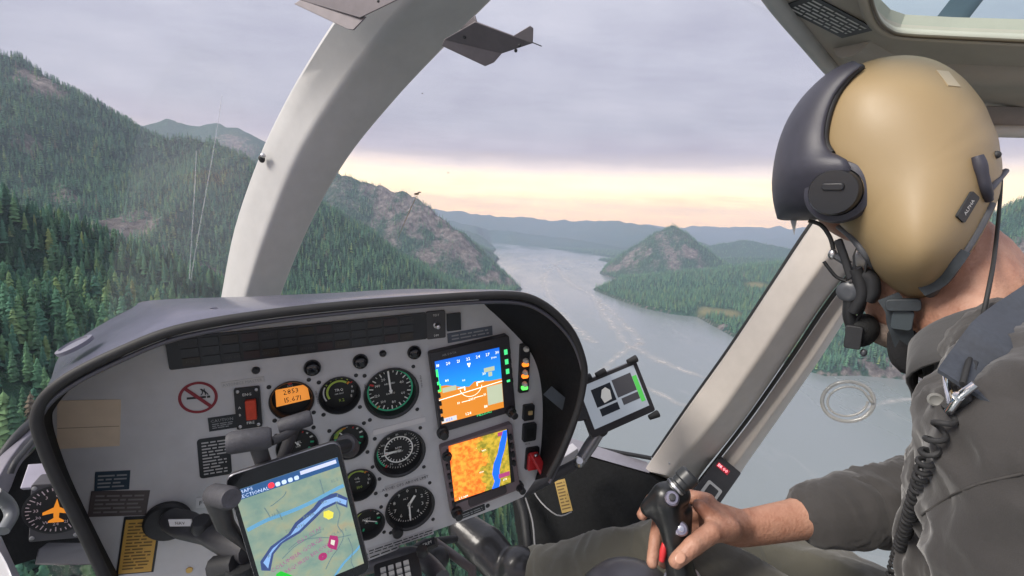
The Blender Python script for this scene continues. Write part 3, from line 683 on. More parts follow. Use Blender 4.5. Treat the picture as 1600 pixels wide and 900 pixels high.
# placard with rows of print on the roof
f_, w_, h_ = quad_frame([RP(1262,-22,.001), RP(1290,-40,.001), RP(1334,44,.001), RP(1292,63,.001)])
f_, w_, h_ = quad_frame([RP(1248,-2,.001), RP(1306,-14,.001), RP(1334,46,.001), RP(1290,64,.001)])
pl = MB().box(f_, 0, 0, w_, h_, 0, .0012).build('roof_placard', mat('placard_black', (0.018, 0.022, 0.026), 0.45), roof)
mb = MB()
g_ = Frame(f_.o, -f_.ez, f_.ex)
mb.print_lines(g_, h_*0.95, w_*0.92, 6, .0016, 5).build('lettering', M_white, pl)

# glass
GL = glass_mat('windshield_glass', (0.97, 0.98, 0.985), 0.05)
def patch(a, b, c, d, bulge, n_=10):                # corners TL TR BR BL
    rows = []
    for i in range(n_+1):
        t = i/n_; r = []
        for j in range(n_+1):
            s = j/n_; p = (a*(1-s)+b*s)*(1-t)+(d*(1-s)+c*s)*t
            r.append(p+p.normalized()*bulge*16*s*(1-s)*t*(1-t)*0.5)
        rows.append(r)
    return MB().loft(rows)
wsr = patch(D(745,-40,.77), D(1240,-30,.72), D(1290,330,.92), D(860,110,.9), 0.0, 2)
_rw = [[D(770,0,.80), D(900,0,.77), D(1060,0,.74), D(1215,0,.70)], [D(640,135,.92), D(850,140,.92), D(1080,130,.88), D(1330,120,.83)], [D(560,230,.98), D(800,260,1.02), D(1050,260,1.0), D(1330,262,.90)],
       [D(490,350,1.03), D(760,370,1.12), D(1020,370,1.12), D(1262,352,.935)], [D(445,455,1.06), D(720,480,1.2), D(980,480,1.2), D(1180,480,1.03)], [D(430,520,1.08), D(700,600,1.24), D(900,620,1.27), D(1080,628,1.14)], [D(420,560,1.1), D(690,640,1.26), D(880,700,1.3), D(1020,714,1.24)]]
wsr = MB().loft([smoothpts(r, 4) for r in _rw]).build('right_windshield', GL, cabin, smooth=180)
_lw = [[D(-300,-150,.75), D(0,-120,.8), D(300,-80,.82), D(560,-20,.80)], [D(-330,100,.85), D(0,90,.95), D(220,110,1.0), D(460,150,.93)], [D(-350,300,.9), D(-40,280,1.02), D(180,280,1.08), D(395,270,1.0)], [D(-360,520,.95), D(-60,460,1.05), D(150,450,1.12), D(350,445,1.05)], [D(-370,800,1.0), D(-100,720,1.05), D(130,640,1.14), D(350,520,1.08)]]
wsl = MB().loft([smoothpts(r, 4) for r in _lw]).build('left_windshield', GL, cabin, smooth=180)
# insects that hit the glass
M_bug = mat('dried_insect', (0.10, 0.07, 0.04), 0.8)
mb = MB(); q = D(651,303,.98); mb.ell(q, (.0055, .001, .0022)); mb.ell(q+Vector((.006, 0, .003)), (.004, .001, .0012)); mb.build('insect_mark', M_bug, wsr)
M_smear = mat('dried_smear', (0.42, 0.36, 0.26), 0.8)
q2 = D(622,372,1.03); MB().tube([q+Vector((0, 0, -.004)), q*.6+q2*.4, q2], [.0012, .0015, .0005], 6, flat=.2).build('insect_smear', M_smear, wsr)
for px_, py_, s_ in ((660,146,.0010),(700,270,.0012)):
    MB().ell(D(px_, py_, 1.0 if py_ > 200 else .92), (s_*1.8, .0006, s_*.7), n_=8, m_=5).build('insect_mark', M_bug, wsr)
M_streak = bpy.data.materials.new('dried_water_streak'); M_streak.use_nodes = True; t = NT(M_streak.node_tree); t.n.clear()
_d = t.node('ShaderNodeBsdfDiffuse'); _d.inputs[0].default_value = (.85, .85, .88, 1); _t = t.node('ShaderNodeBsdfTransparent'); _x = t.node('ShaderNodeMixShader', Fac=t.math('MULTIPLY', t.noise(t.node('ShaderNodeTexCoord').outputs['Object'], 60, 3), .5))
t.l.new(_t.outputs[0], _x.inputs[1]); t.l.new(_d.outputs[0], _x.inputs[2]); _o = t.node('ShaderNodeOutputMaterial'); t.l.new(_x.outputs[0], _o.inputs['Surface'])
for pts in ([(347,150,.99),(338,210,1.02),(322,300,1.06),(306,390,1.1),(298,440,1.12)], [(307,236,1.02),(304,300,1.05),(299,380,1.09),(296,436,1.11)]):
    MB().tube(smoothpts([D(x_, y_, d_) for x_, y_, d_ in pts], 4), [.0009]*(4*len(pts)-3), 5).build('water_streak', M_streak, wsl, smooth=60)
_dw = [[D(1330,215,.86), D(1480,215,.82), D(1640,215,.76), D(1800,215,.72)], [D(1345,400,.92), D(1460,420,.9), D(1640,420,.82), D(1820,420,.76)], [D(1250,600,1.02), D(1400,640,1.0), D(1640,640,.9), D(1850,640,.82)], [D(1110,800,1.22), D(1320,860,1.12), D(1640,900,1.0), D(1860,900,.9)]]
door = MB().loft([smoothpts(r, 4) for r in _dw]).build('door_window', GL, cabin, smooth=180)
# round vent in the door window: two clear rings with a finger notch
vc = D(1324,627,1.015); vx, vz = (D(1354,609,1.0)-D(1294,645,1.03)), (D(1338,602,1.01)-D(1310,652,1.02))
vn = -vc.normalized(); vx = (D(1400,627,1.0)-D(1300,627,1.03)); vx = (vx-vn*vx.dot(vn)).normalized(); vz = vn.cross(vx)
ringm = mat('clear_vent_plastic', (0.62, 0.61, 0.58), 0.12, spec=0.8)
ringm.node_tree.nodes['Principled BSDF'].inputs['Transmission Weight'].default_value = 0.6
def ring(rx, rz, tr, c=0.0, a0=0, a1=360):
    pts = []
    for k in range(33):
        a = math.radians(a0+(a1-a0)*k/32); x, z = math.cos(a)*rx, math.sin(a)*rz; b = math.radians(24)
        pts.append(vc+vx*(x*math.cos(b)-z*math.sin(b))+vz*(x*math.sin(b)+z*math.cos(b))+vn*c)
    return pts
MB().tube(ring(.047, .040, 1, .006), .0042, 8, caps=False).build('vent_ring', ringm, door, smooth=60)
MB().tube(ring(.037, .029, 1, .012, -10, 330), .0024, 8).build('vent_ring', ringm, door, smooth=60)
MB().tube([vc+vx*.036+vz*.012+vn*.012, vc+vx*.043-vz*.004+vn*.012], .0035, 8).build('vent_catch', ringm, door, smooth=60)

# lower nose on the right: ledge under the windshield, black side trim, switch box on the sill
ledge = [D(845,668,1.30), D(905,690,1.30), D(1012,722,1.235), D(1016,740,1.2), D(940,718,1.24), D(880,700,1.25), D(835,705,1.25)]
MB().prism(ledge, Vector((0, .01, -.004))).build('windshield_ledge', mat('ledge_grey', (0.30, 0.29, 0.33), 0.45, grain=0.08), cabin, smooth=30, bevel=.002)
MB().tube([D(868,682,1.295), D(940,702,1.27), D(1018,716,1.23)], .0055, 8).build('glazing_strip', M_black, cabin, smooth=60)
side = [D(800,700,1.28), D(880,702,1.26), D(940,720,1.245), D(1014,742,1.2), D(1030,752,1.18), D(1092,772,1.19), D(1100,800,1.16), D(1060,850,1.1), D(900,870,1.14), D(812,862,1.22), D(800,780,1.27)]
MB().prism(side, Vector((.03, .02, -.01))).build('side_trim', M_black2, cabin, smooth=30)
MB().tube(smoothpts([D(836,700,1.2), D(826,735,1.17), D(838,775,1.14), D(870,805,1.1), D(893,800,1.12)], 4), .0016, 6).build('trim_seam', M_grey, cabin)
MB().tube(smoothpts([D(803,760,1.2), D(818,800,1.17), D(826,862,1.12)], 4), .012, 8).build('chin_window_frame', M_black, cabin, smooth=60)
MB().tube(smoothpts([D(820,775,1.19), D(832,815,1.15), D(836,862,1.1)], 4), .002, 6).build('trim_seam', M_grey, cabin)
f_, w_, h_ = quad_frame([D(876,752,1.13), D(893,748,1.13), D(884,798,1.09), D(868,802,1.09)])
pl = MB().box(f_, 0, 0, w_, h_, 0, .002).build('yellow_placard', mat('placard_yellow', (0.50, 0.34, 0.10), 0.55, grain=0.1, gscale=80), cabin)
MB().print_lines(f_, w_*.9, h_*.95, 9, .0024, 11).build('lettering', mat('print_brown', (0.16, 0.10, 0.03), 0.6), pl)
f_, w_, h_ = quad_frame([D(1080,770,1.10), D(1122,714,1.15), D(1158,738,1.13), D(1118,795,1.08)])
f_ = Frame(f_.o, f_.ex, f_.ez)
sb = MB().box(f_, 0, 0, w_, h_, -.02, .006, r=.004).build('switch_box', M_black, cabin, smooth=30, bevel=.001)
MB().box(f_, -w_*.27, -h_*.02, w_*.34, h_*.62, .006, .009, r=.004).build('switch_surround', mat('switch_surround_silver', (.42, .42, .40), .35, metal=.6), sb, smooth=30)
MB().box(f_, -w_*.27, -h_*.02, w_*.22, h_*.40, .009, .0105, r=.003).build('switch_pad', M_black, sb, smooth=30)
gd = Frame(f_.p(w_*.30, h_*.12, .0065), f_.ez*-1, f_.ex)
MB().box(gd, 0, 0, h_*.52, w_*.11, 0, .001).build('red_readout', mat('readout_red_dark', (.22, .01, .02), .4, emit=.5), sb)
MB().text(gd, 0, 0, '118.00', w_*.10, .0014).build('lettering', mat('readout_red', (1.0, .25, .28), .4, emit=1.6), sb)
GLC = glass_mat('chin_glass', (0.95, 0.97, 0.96), 0.004)
# chin windows: forest shows through below the panel
MB().loft([smoothpts([D(640,780,1.35), D(760,770,1.35), D(860,770,1.33)], 4), smoothpts([D(620,960,1.25), D(760,960,1.2), D(880,960,1.15)], 4)]).build('chin_window', GLC, cabin, smooth=180)
MB().loft([smoothpts([D(-40,880,1.0), D(60,880,1.02), D(200,880,1.02)], 4), smoothpts([D(-40,1000,.9), D(60,1000,.92), D(200,1000,.92)], 4)]).build('chin_window', GLC, cabin, smooth=180)
# structure at the left foot of the windshield
beam([((-60,800),(-40,802),(-10,800),.78,.76,.78),((-22,745),(-5,750),(14,768),.80,.78,.80),((2,708),(16,716),(30,730),.84,.82,.84),((34,672),(44,682),(56,696),.90,.88,.90),((66,648),(76,660),(88,676),.97,.95,.97),((110,620),(120,634),(130,650),1.04,1.02,1.04)], 'left_sill', mat('sill_grey', (.17, .16, .19), .5, grain=.15), .03)
MB().tube(smoothpts([D(-40,790,.775), D(0,718,.835), D(32,676,.885), D(62,650,.955), D(110,622,1.03)], 5), .008, 10).build('glazing_strip', M_black, cabin, smooth=60)
MB().tube(smoothpts([D(16,740,.79), D(24,722,.80), D(42,700,.84), D(62,676,.89)], 4), .0045, 8).build('wire_loom', M_black, cabin, smooth=60)
lo = [D(20,735,.86), D(70,690,.92), D(140,720,.95), D(180,880,.9), D(60,872,.86), D(-30,900,.74), D(-30,790,.76)]
MB().prism(lo, Vector((-.01, .02, -.005))).build('side_trim', M_black2, cabin, smooth=30)
MB().prism([D(58,858,.80), D(140,858,.83), D(150,884,.80), D(52,884,.78)], Vector((0, .03, -.01))).build('floor_crossbar', mat('crossbar_dark', (.05, .05, .055), .4), cabin, smooth=30, bevel=.003)
beam([((-40,840),(-20,832),(2,838),.60,.58,.60),((-20,900),(10,880),(34,905),.56,.54,.56),((-10,960),(30,940),(70,960),.53,.51,.53)], 'seat_rail', mat('rail_pale_grey', (.50, .50, .52), .4, grain=.08), .03)
MB().tube(smoothpts([D(-10,770,.66), D(10,785,.68), D(18,805,.68), D(4,830,.66)], 4), .008, 10).build('door_lever', mat('lever_grey', (.16, .17, .18), .4), cabin, smooth=60)
# main rotor blade passing over the roof window
blade = thing('rotor_blade', 'dark blue-grey rotor blade passing above the roof window', 'rotor blade', D(1500, 10, 1.9))
b0, b1 = D(1440,90,1.9), D(1580,-90,1.9)
cd_ = (b1-b0).normalized(); wv = cd_.cross(b0.normalized()).normalized()
rows = []
for k in range(0, 8):
    c_ = b0+(b1-b0)*(-.12+k*.55); ring_ = []
    for x, y in ((-.09, 0), (-.075, .012), (-.03, .018), (.05, .008), (.09, 0), (.05, -.004), (-.03, -.010), (-.075, -.008)): ring_.append(c_+wv*x*.55+b0.normalized()*y)
    rows.append(ring_)
MB().loft(rows, True).build('blade', mat('blade_paint', (.05, .075, .10), .4, grain=.1, gscale=10), blade, smooth=60)
# ------------------------------------------------------------------ instrument panel under its hood
YP, YL, YB = 0.68, 0.56, 0.85
M_face = mat('panel_paint_grey', (0.53, 0.53, 0.54), 0.6, grain=0.09, gscale=28, bump=0.3, bscale=1500)
M_hood = mat('hood_vinyl', (0.085, 0.085, 0.125), 0.33, coat=0.4, grain=0.18, gscale=70, bump=0.35, bscale=1100)
M_dial = mat('dial_black', (0.010, 0.011, 0.012), 0.5)
M_bezel = mat('bezel_black', (0.018, 0.019, 0.021), 0.45, grain=0.2, gscale=90)
M_dw = mat('dial_white', (0.80, 0.80, 0.76), 0.6)
M_dg = mat('dial_green', (0.05, 0.55, 0.28), 0.6); M_dl = mat('dial_lime', (0.45, 0.60, 0.10), 0.6)
M_dr = mat('dial_red', (0.60, 0.04, 0.04), 0.6); M_do = mat('dial_orange', (0.75, 0.28, 0.03), 0.6)
panel = thing('instrument_panel', 'grey helicopter instrument panel with round gauges and two colour displays under a dark hood', 'instrument panel', (0.05, 0.70, -0.75))
lip = [(165,905),(120,810),(85,740),(62,680),(58,648),(75,615),(120,582),(190,548),(260,520),(330,504),(430,489),(540,477),(640,469),(740,462),(800,461),(835,468),(868,490),(895,522),(910,560),(913,590),(903,640),(880,700),(858,745)]
bck = [(178,905),(135,810),(102,740),(84,680),(80,640),(82,600),(92,558),(140,518),(205,482),(240,469),(400,463),(520,459),(640,453),(740,456),(800,460),(830,467),(855,492),(880,525),(893,560),(896,590),(888,640),(868,700),(850,745)]
inn = [(188,905),(150,830),(112,750),(90,690),(82,655),(88,635),(120,600),(190,558),(260,522),(330,505),(430,488),(540,475),(640,466),(735,464),(765,484),(795,512),(825,545),(838,570),(845,600),(848,640),(846,690),(842,725),(836,750)]
Lp = smoothpts([PY(*p, YL) for p in lip], 4); Bp = smoothpts([PY(*p, YB) for p in bck], 4); Ip = smoothpts([PY(*p, YP) for p in inn], 4)
def lerp(A, B, t, up=0.0): return [a*(1-t)+b*t+Vector((0, 0, up)) for a, b in zip(A, B)]
MB().loft([Lp, lerp(Lp, Bp, .06, .0035), lerp(Lp, Bp, .2, .006), lerp(Lp, Bp, .45, .007), lerp(Lp, Bp, .75, .005), Bp]).build('glare_shield', M_hood, panel, smooth=60)
MB().loft([Lp, lerp(Lp, Ip, .5), Ip]).build('hood_lining', M_black2, panel, smooth=60)
MB().tube(Lp, .0052, 10).build('edge_trim', M_rubber, panel, smooth=60)
MB().tube([p+Vector((0, -.004, -.008 if i < 90 else 0)) for i, p in enumerate(lerp(Lp, Ip, .05))], .0026, 8).build('edge_trim', mat('trim_sheen', (.07, .07, .085), .3), panel, smooth=60)
# two low fittings on the hood
for px_, py_, rx in ((118,541,.017),(335,487,.005)):
    c_ = PY(px_, py_, .62); a_ = (Vector((-.35, -.1, 1)) if px_ < 200 else Vector((0, 0, 1)))
    MB().lathe(c_-a_.normalized()*.001, a_, [(rx, 0), (rx, .004), (rx*.8, .005), (rx*.75, .003), (0, .003)], 24).build('demister_vent', mat('vent_grey', (.16, .16, .20), .5), panel, smooth=40)
PF = Frame((0, YP, 0), (1, 0, 0), (0, 0, 1))          # the face; n points to the viewer
def q(px_, py_): p = PY(px_, py_, YP); return (p.x, p.z)
def qf(*c): return quad_frame([PY(x, y, YP) for x, y in c])
outline = [(p.x, p.z) for p in Ip]+[q(*p) for p in [(818,776),(780,793),(700,822),(580,863),(480,897),(300,960)]]
GAUGES = [ # px, py, radius, kind, label
 (456,625,.0285,'clock'),(531,617,.0285,'torque'),(612,614,.0405,'airspeed'),(545,690,.0275,'temp'),(465,698,.0275,'fuel'),(625,708,.0395,'altrpm'),(641,793,.0395,'altimeter'),(560,757,.0265,'oil'),(574,819,.0265,'amps')]
holes = []
for gx, gy, R, kd in GAUGES:
    cx, cz = q(gx, gy); holes.append([(cx+R*math.cos(2*math.pi*k/32), cz+R*math.sin(2*math.pi*k/32)) for k in range(32)])
v2, f2 = holed(outline, holes)
MB().add([PF.p(v.x, v.y, 0) for v in v2], f2).build('panel_face', M_face, panel)
nb = [PF.p(*outline[i], 0) for i in range(len(Ip)-1, len(outline))]
MB().loft([nb, [p+Vector((0, .025, 0)) for p in nb]]).build('panel_edge', M_face, panel)
def screw(x, z, r=.0026, m=M_bezel, parent=panel, c=0.0, fr=PF):
    return MB().lathe(fr.p(x, z, c), fr.n, [(r, 0), (r, .0008), (r*.6, .0014), (0, .0012)], 10).build('screw', m, parent, smooth=40)
CH = .012                                              # how far the dials sit behind the face
def gauge(gx, gy, R, kd):
    cx, cz = q(gx, gy)
    g = MB().lathe(PF.p(cx, cz, 0), PF.n, [(R*.995, .0005), (R*1.02, .003), (R*.97, .0032), (R*.91, .0012), (R*.90, -CH), (R*.885, -CH-.001)], 40, closed=False).build('gauge', M_bezel, panel, smooth=40)
    o = MB().lathe(PF.p(cx, cz, -CH), PF.n, [(0, 0), (R*.91, 0)], 40, closed=False).build('dial', M_dial, g)
    for a in (45, 135, 225, 315):
        t = math.radians(a); screw(cx+math.cos(t)*R*1.25, cz+math.sin(t)*R*1.25, .0030, M_bezel, g)
    c0 = -CH+.0006; c1 = -CH+.0010; c2 = -CH+.004; r = R*.88
    W, G_, L_, R_, O_ = MB(), MB(), MB(), MB(), MB()
    nd = MB()
    def needle(ang, ln, w, tail=.2):
        nd.tick(PF, cx, cz, -r*tail, r*ln, ang, w, c2); nd.lathe(PF.p(cx, cz, c2-.001), PF.n, [(r*.07, 0), (r*.07, .002), (0, .002)], 12)
    if kd == 'clock':
        O_.flat(PF, [(cx-.0215, cz-.011), (cx+.0225, cz-.009), (cx+.0215, cz+.0145), (cx-.0195, cz+.0145)], c0)
        K = MB(); K.text(PF, cx, cz+.0085, '2853', .0105, c1); K.text(PF, cx+.001, cz-.0035, '15.671', .0105, c1); K.build('readout', M_dial, g)
        R_.rect(PF, cx, cz+.0205, .005, .004, c0); W.text(PF, cx, cz+.0165, 'UTC', .0035, c0)
    elif kd in ('torque', 'oil'):
        L_.arc(PF, cx, cz, r*.60, r*.72, -120, 42, c0); W.arc(PF, cx, cz, r*.82, r*.9, -120, -60, c0)
        for k, a in enumerate(range(-50, 60, 22)): L_.tick(PF, cx, cz, r*.80, r*.95, a, .0022, c0)
        O_.tick(PF, cx, cz, r*.62, r*.80, 50, .003, c0); R_.tick(PF, cx, cz, r*.78, r*.92, 58, .002, c0)
        for k, (a, s_) in enumerate(((78, '9'), (100, '10'), (122, '11'))): W.text(PF, cx+math.sin(math.radians(a))*r*.76, cz+math.cos(math.radians(a))*r*.76, s_, .006, c0)
        W.text(PF, cx, cz+.003, 'TRQ' if kd == 'torque' else 'OIL', .0058, c0); W.text(PF, cx, cz-.003, 'PERCENT' if kd == 'torque' else 'TEMP', .0030, c0)
        L_.text(PF, cx+.002, cz-r*.55, '9.2' if kd == 'torque' else '100', .0068, c0)
    elif kd == 'airspeed':
        G_.arc(PF, cx, cz, r*.90, r*.97, 0, 245, c0, 30); G_.arc(PF, cx, cz, r*.90, r*.97, 245, 295, c0, 10); O_.tick(PF, cx, cz, r*.82, r*.97, 222, .0015, c1); R_.tick(PF, cx, cz, r*.75, r*.99, 297, .003, c1)
        for k in range(28):
            a = k*360/28; W.tick(PF, cx, cz, r*(.72 if k % 2 == 0 else .80), r*.89, a, .0011 if k % 2 else .0017, c0)
        for a, s_ in ((62, '40'), (115, '60'), (170, '80'), (215, '100'), (255, '120'), (300, '140'), (335, '20')): W.text(PF, cx+math.sin(math.radians(a))*r*.58, cz+math.cos(math.radians(a))*r*.58, s_, .0062, c0)
        W.text(PF, cx, cz+r*.30, 'AIRSPEED', .0040, c0); W.text(PF, cx, cz-r*.16, 'KNOTS', .0040, c0); needle(-2, .95, .0026, .12)
    elif kd == 'altrpm':
        W.arc(PF, cx, cz, r*.60, r*.66, 0, 360, c0, 36); G_.arc(PF, cx, cz, r*.92, r*.99, 225, 290, c0); R_.tick(PF, cx, cz, r*.86, r*1.0, 222, .0025, c1); R_.tick(PF, cx, cz, r*.5, r*.62, 262, .002, c1)
        for k in range(48): W.tick(PF, cx, cz, r*.86, r*.94, k*7.5, .0008, c0)
        for k in range(24): W.tick(PF, cx, cz, r*.50, r*.60, k*15, .0011, c0)
        for k in range(12): W.text(PF, cx+math.sin(k*math.pi/6)*r*.76, cz+math.cos(k*math.pi/6)*r*.76, str(k*10 if k else 110), .0048, c0)
        W.text(PF, cx, cz+.003, 'RPM', .0052, c0); W.text(PF, cx, cz-.004, 'PERCENT', .0034, c0); needle(-96, .8, .0022, .1); needle(-88, .62, .002, .1)
    elif kd == 'altimeter':
        for k in range(50): W.tick(PF, cx, cz, r*(.84 if k % 5 == 0 else .89), r*.97, k*7.2, .0015 if k % 5 == 0 else .0008, c0)
        for k in range(10): W.text(PF, cx+math.sin(k*math.pi/5)*r*.68, cz+math.cos(k*math.pi/5)*r*.68, str(k), .0088, c0)
        W.text(PF, cx-.004, cz+r*.28, 'ALT', .0046, c0); W.text(PF, cx+.002, cz-r*.24, '29.92', .0038, c0); needle(181, .86, .0026, .1); needle(38, .5, .004, .1)
        MB().lathe(PF.p(cx-R*.62, cz-R*.86, 0), PF.n, [(.0085, 0), (.0085, .010), (.007, .012), (0, .012)], 16).build('setting_knob', M_bezel, g, smooth=40)
    else:
        L_.arc(PF, cx, cz, r*.62, r*.84, -80, -25, c0); G_.arc(PF, cx, cz, r*.62, r*.80, -95, -82, c0); O_.arc(PF, cx, cz, r*.66, r*.88, -25, -5, c0); R_.tick(PF, cx, cz, r*.66, r*.9, 30, .002, c0)
        for a in (0, 50, 75): W.tick(PF, cx, cz, r*.72, r*.92, a, .0028, c0)
        for a in (-60, 100, 130, 200, 240): G_.tick(PF, cx, cz, r*.70, r*.9, a, .0028, c0)
        W.text(PF, cx, cz+.0005, {'temp': 'TOT', 'fuel': 'FUEL', 'amps': 'AMPS'}[kd], .0055, c0); W.text(PF, cx, cz-.006, {'temp': 'C', 'fuel': 'LBS', 'amps': 'DC'}[kd], .0040, c0); needle(115 if kd == 'amps' else -40, .72, .0016)
    for mb, m_ in ((W, M_dw), (G_, M_dg), (L_, M_dl), (R_, M_dr), (O_, M_do if kd != 'clock' else mat('readout_amber', (.85, .30, .05), .5, emit=.35))):
        if mb.v: mb.build('dial_marking', m_, g)
    if nd.v: nd.build('needle', M_dw, g)
    return g
for g_ in GAUGES: gauge(*g_)
# small glass-covered windows of print between the gauges
M_strip = mat('strip_white', (.62, .60, .60), .5); M_ink = mat('print_black', (.02, .02, .022), .6)
def placard(corners, m, name, th=.0012, rows=0, ink=None, seed=1, r=0.0, parent=panel):
    f, w, h = qf(*corners); o = MB().box(f, 0, 0, w, h, 0, th, r=r).build(name, m, parent)
    if rows: MB().print_lines(f, w*.94, h*.9, rows, th+.0004, seed).build('lettering', ink, o)
    return o, f, w, h
M_pb = mat('placard_black', (.018, .022, .026), .45)
M_pblue = mat('placard_blue', (.035, .060, .085), .45, grain=.15); M_pbrown = mat('placard_brown', (.095, .080, .080), .5, grain=.15)
M_dim = mat('print_grey', (.30, .31, .32), .6); M_tan = mat('paper_tan', (.68, .56, .42), .8, grain=.10, gscale=30)
o, f, w, h = placard([(83,628),(181,623),(195,697),(96,699)], M_tan, 'paper_card', .0008)
MB().rect(f, 0, -.004, w*.98, .0009, .0011).build('fold', mat('paper_fold', (.34, .27, .19), .8), o)
placard([(145,738),(200,735),(206,763),(152,766)], M_pblue, 'blue_placard', rows=4, ink=M_dim, seed=2)
placard([(134,768),(228,767),(235,803),(146,806)], M_pbrown, 'brown_placard', rows=5, ink=mat('print_faded', (.20, .19, .19), .6), seed=3)
o, f, w, h = placard([(170,811),(236,808),(257,889),(205,893)], M_pb, 'yellow_placard')
MB().box(f, 0, -.001, w*.88, h*.93, .0012, .002).build('yellow_card', mat('placard_amber', (.56, .33, .07), .55, grain=.12, gscale=60), o)
MB().print_lines(Frame(f.o, f.ex, f.ez), w*.8, h*.88, 15, .0025, 4).build('lettering', mat('print_brown', (.16, .10, .03), .6), o)
o, f, w, h = placard([(324,653),(368,647),(371,667),(328,674)], M_pb, 'caution_placard')
mb = MB(); mb.text(f, 0, h*.24, 'CAUTION', h*.30, .0016); mb.print_lines(f.sub(0, -h*.14), w*.85, h*.5, 3, .0016, 6); mb.build('lettering', M_dim, o)
o, f, w, h = placard([(300,688),(352,681),(369,738),(320,746)], M_pb, 'checklist_placard', r=.004)
MB().print_lines(f, w*.92, h*.92, 11, .0016, 7, left=.1).build('lettering', mat('print_light', (.48, .48, .48), .6), o)
o, f, w, h = placard([(306,668+78),(352,768-28),(354,768-18),(308,758)], M_pb, 'label_strip')
bpy.data.objects.remove(o)
o, f, w, h = placard([(305,778),(342,775),(344,790),(308,793)], mat('label_white', (.66, .65, .66), .55), 'tail_label')
MB().text(f, 0, 0, 'FOX', h*.62, .0016).build('lettering', M_ink, o)
o, f, w, h = placard([(345,598),(412,588),(413,596),(346,606)], mat('label_clear', (.52, .51, .50), .3), 'label_strip')
MB().text(f, 0, 0, 'AVIONICS MASTER', h*.75, .0016).build('lettering', M_dim, o)
# no smoking sign
f, w, h = qf((282,594),(334,590),(337,647),(285,652)); rS = (w+h)/4
ns = MB().arc(f, 0, 0, rS*.84, rS, 0, 360, .0006, 36).build('no_smoking_sign', mat('sign_red', (.22, .012, .025), .5), panel)
mb = MB(); d_ = rS*.86; t_ = .0022; mb.flat(f, [(-d_*.72-t_*.7, d_*.72-t_*.7), (-d_*.72+t_*.7, d_*.72+t_*.7), (d_*.72+t_*.7, -d_*.72+t_*.7), (d_*.72-t_*.7, -d_*.72-t_*.7)], .0009); mb.build('slash', MATS['sign_red'], ns)
mb = MB(); mb.rect(f, -.002, 0, .021, .0030, .0006); mb.rect(f, .0115, 0, .0035, .0030, .0006); mb.build('cigarette', M_ink, ns)
mb = MB()
for k_ in range(3): mb.tube([f.p(.003+.003*k_+.0022*math.sin(t_*3.2+k_), .003+t_*.0085, .0006) for t_ in [i/6 for i in range(7)]], .0006, 5, flat=1)
mb.build('smoke', M_ink, ns)
# guarded breaker with a red flag
f, w, h = qf((363,607),(403,602),(413,664),(373,669))
bk = MB().box(f, 0, 0, w, h, 0, .004, r=.002).build('breaker_plate', M_bezel, panel, smooth=30)
MB().box(f, w*.12, -h*.02, w*.42, h*.48, .004, .010, r=.001).build('red_flag', mat('flag_red', (.62, .06, .025), .5, grain=.15, gscale=200), bk, smooth=30, bevel=.0008)
for sx_, sz_ in ((-1, 1), (1, 1), (1, -1), (-1, -1)): screw(sx_*w*.36, sz_*h*.43, .0022, M_metal, bk, .004, f)
mb = MB(); mb.text(f, 0, h*.34, 'ENG', .0055, .0044); mb.text(f, .002, -h*.36, 'FIRE', .0055, .0044); mb.text(f, -w*.32, h*.04, 'A', .005, .0044); mb.text(f, -w*.32, -h*.14, 'B', .005, .0044); mb.build('lettering', M_dw, bk)
# annunciator strip: three rows of dark captions
f, w, h = qf((258,528),(664,488),(668,528),(266,577))
an = MB().box(f, 0, 0, w, h, 0, .004, r=.003).build('annunciator_strip', mat('annunciator_black', (.014, .015, .018), .35), panel, smooth=30)
cm = [mat('caption_dark_%d' % i, c_, .32) for i, c_ in enumerate(((.022, .022, .026), (.032, .016, .018), (.030, .022, .016), (.024, .026, .030)))]
nc = 13
for i_ in range(nc):
    for j_ in range(3):
        a_, b_ = -w*.46+w*.90*(i_+.5)/nc, h*(.30-.30*j_)
        cp = MB().box(f, a_, b_, w*.90/nc*.84, h*.25, .004, .0052).build('caption', cm[(i_*7+j_*3+i_*j_) % 4], an)
        if (i_+j_) % 2 == 0: MB().text(f, a_, b_, ['ENG OUT', 'LOW RPM', 'FUEL', 'XMSN', 'OIL', 'BATT', 'GEN FAIL'][(i_*3+j_) % 7], h*.12, .0056).build('lettering', mat('caption_unlit', (.06, .055, .055), .5), cp)
f, w, h = qf((664,487),(693,484),(697,526),(668,529))
tp = MB().box(f, 0, 0, w, h, 0, .004, r=.002).build('switch_plate', M_grey if False else mat('switch_plate_dark', (.06, .06, .065), .5), panel, smooth=30)
MB().lathe(f.p(0, 0, .004), f.n, [(.005, 0), (.005, .002), (.0034, .003), (.0026, .012), (.003, .013), (0, .014)], 14).build('toggle_switch', M_metal, tp, smooth=40)
MB().text(f, 0, h*.36, 'TEST', .0045, .0044).build('lettering', M_dw, tp); MB().text(f, 0, -h*.38, 'DIM', .0045, .0044).build('lettering', M_dw, tp)
placard([(697,490),(718,488),(720,514),(699,517)], M_pb, 'light_sensor', .004)
o, f, w, h = placard([(698,521),(768,509),(770,523),(700,536)], mat('placard_slate', (.085, .10, .13), .4, grain=.1), 'blue_placard', rows=2, ink=M_dim, seed=9)
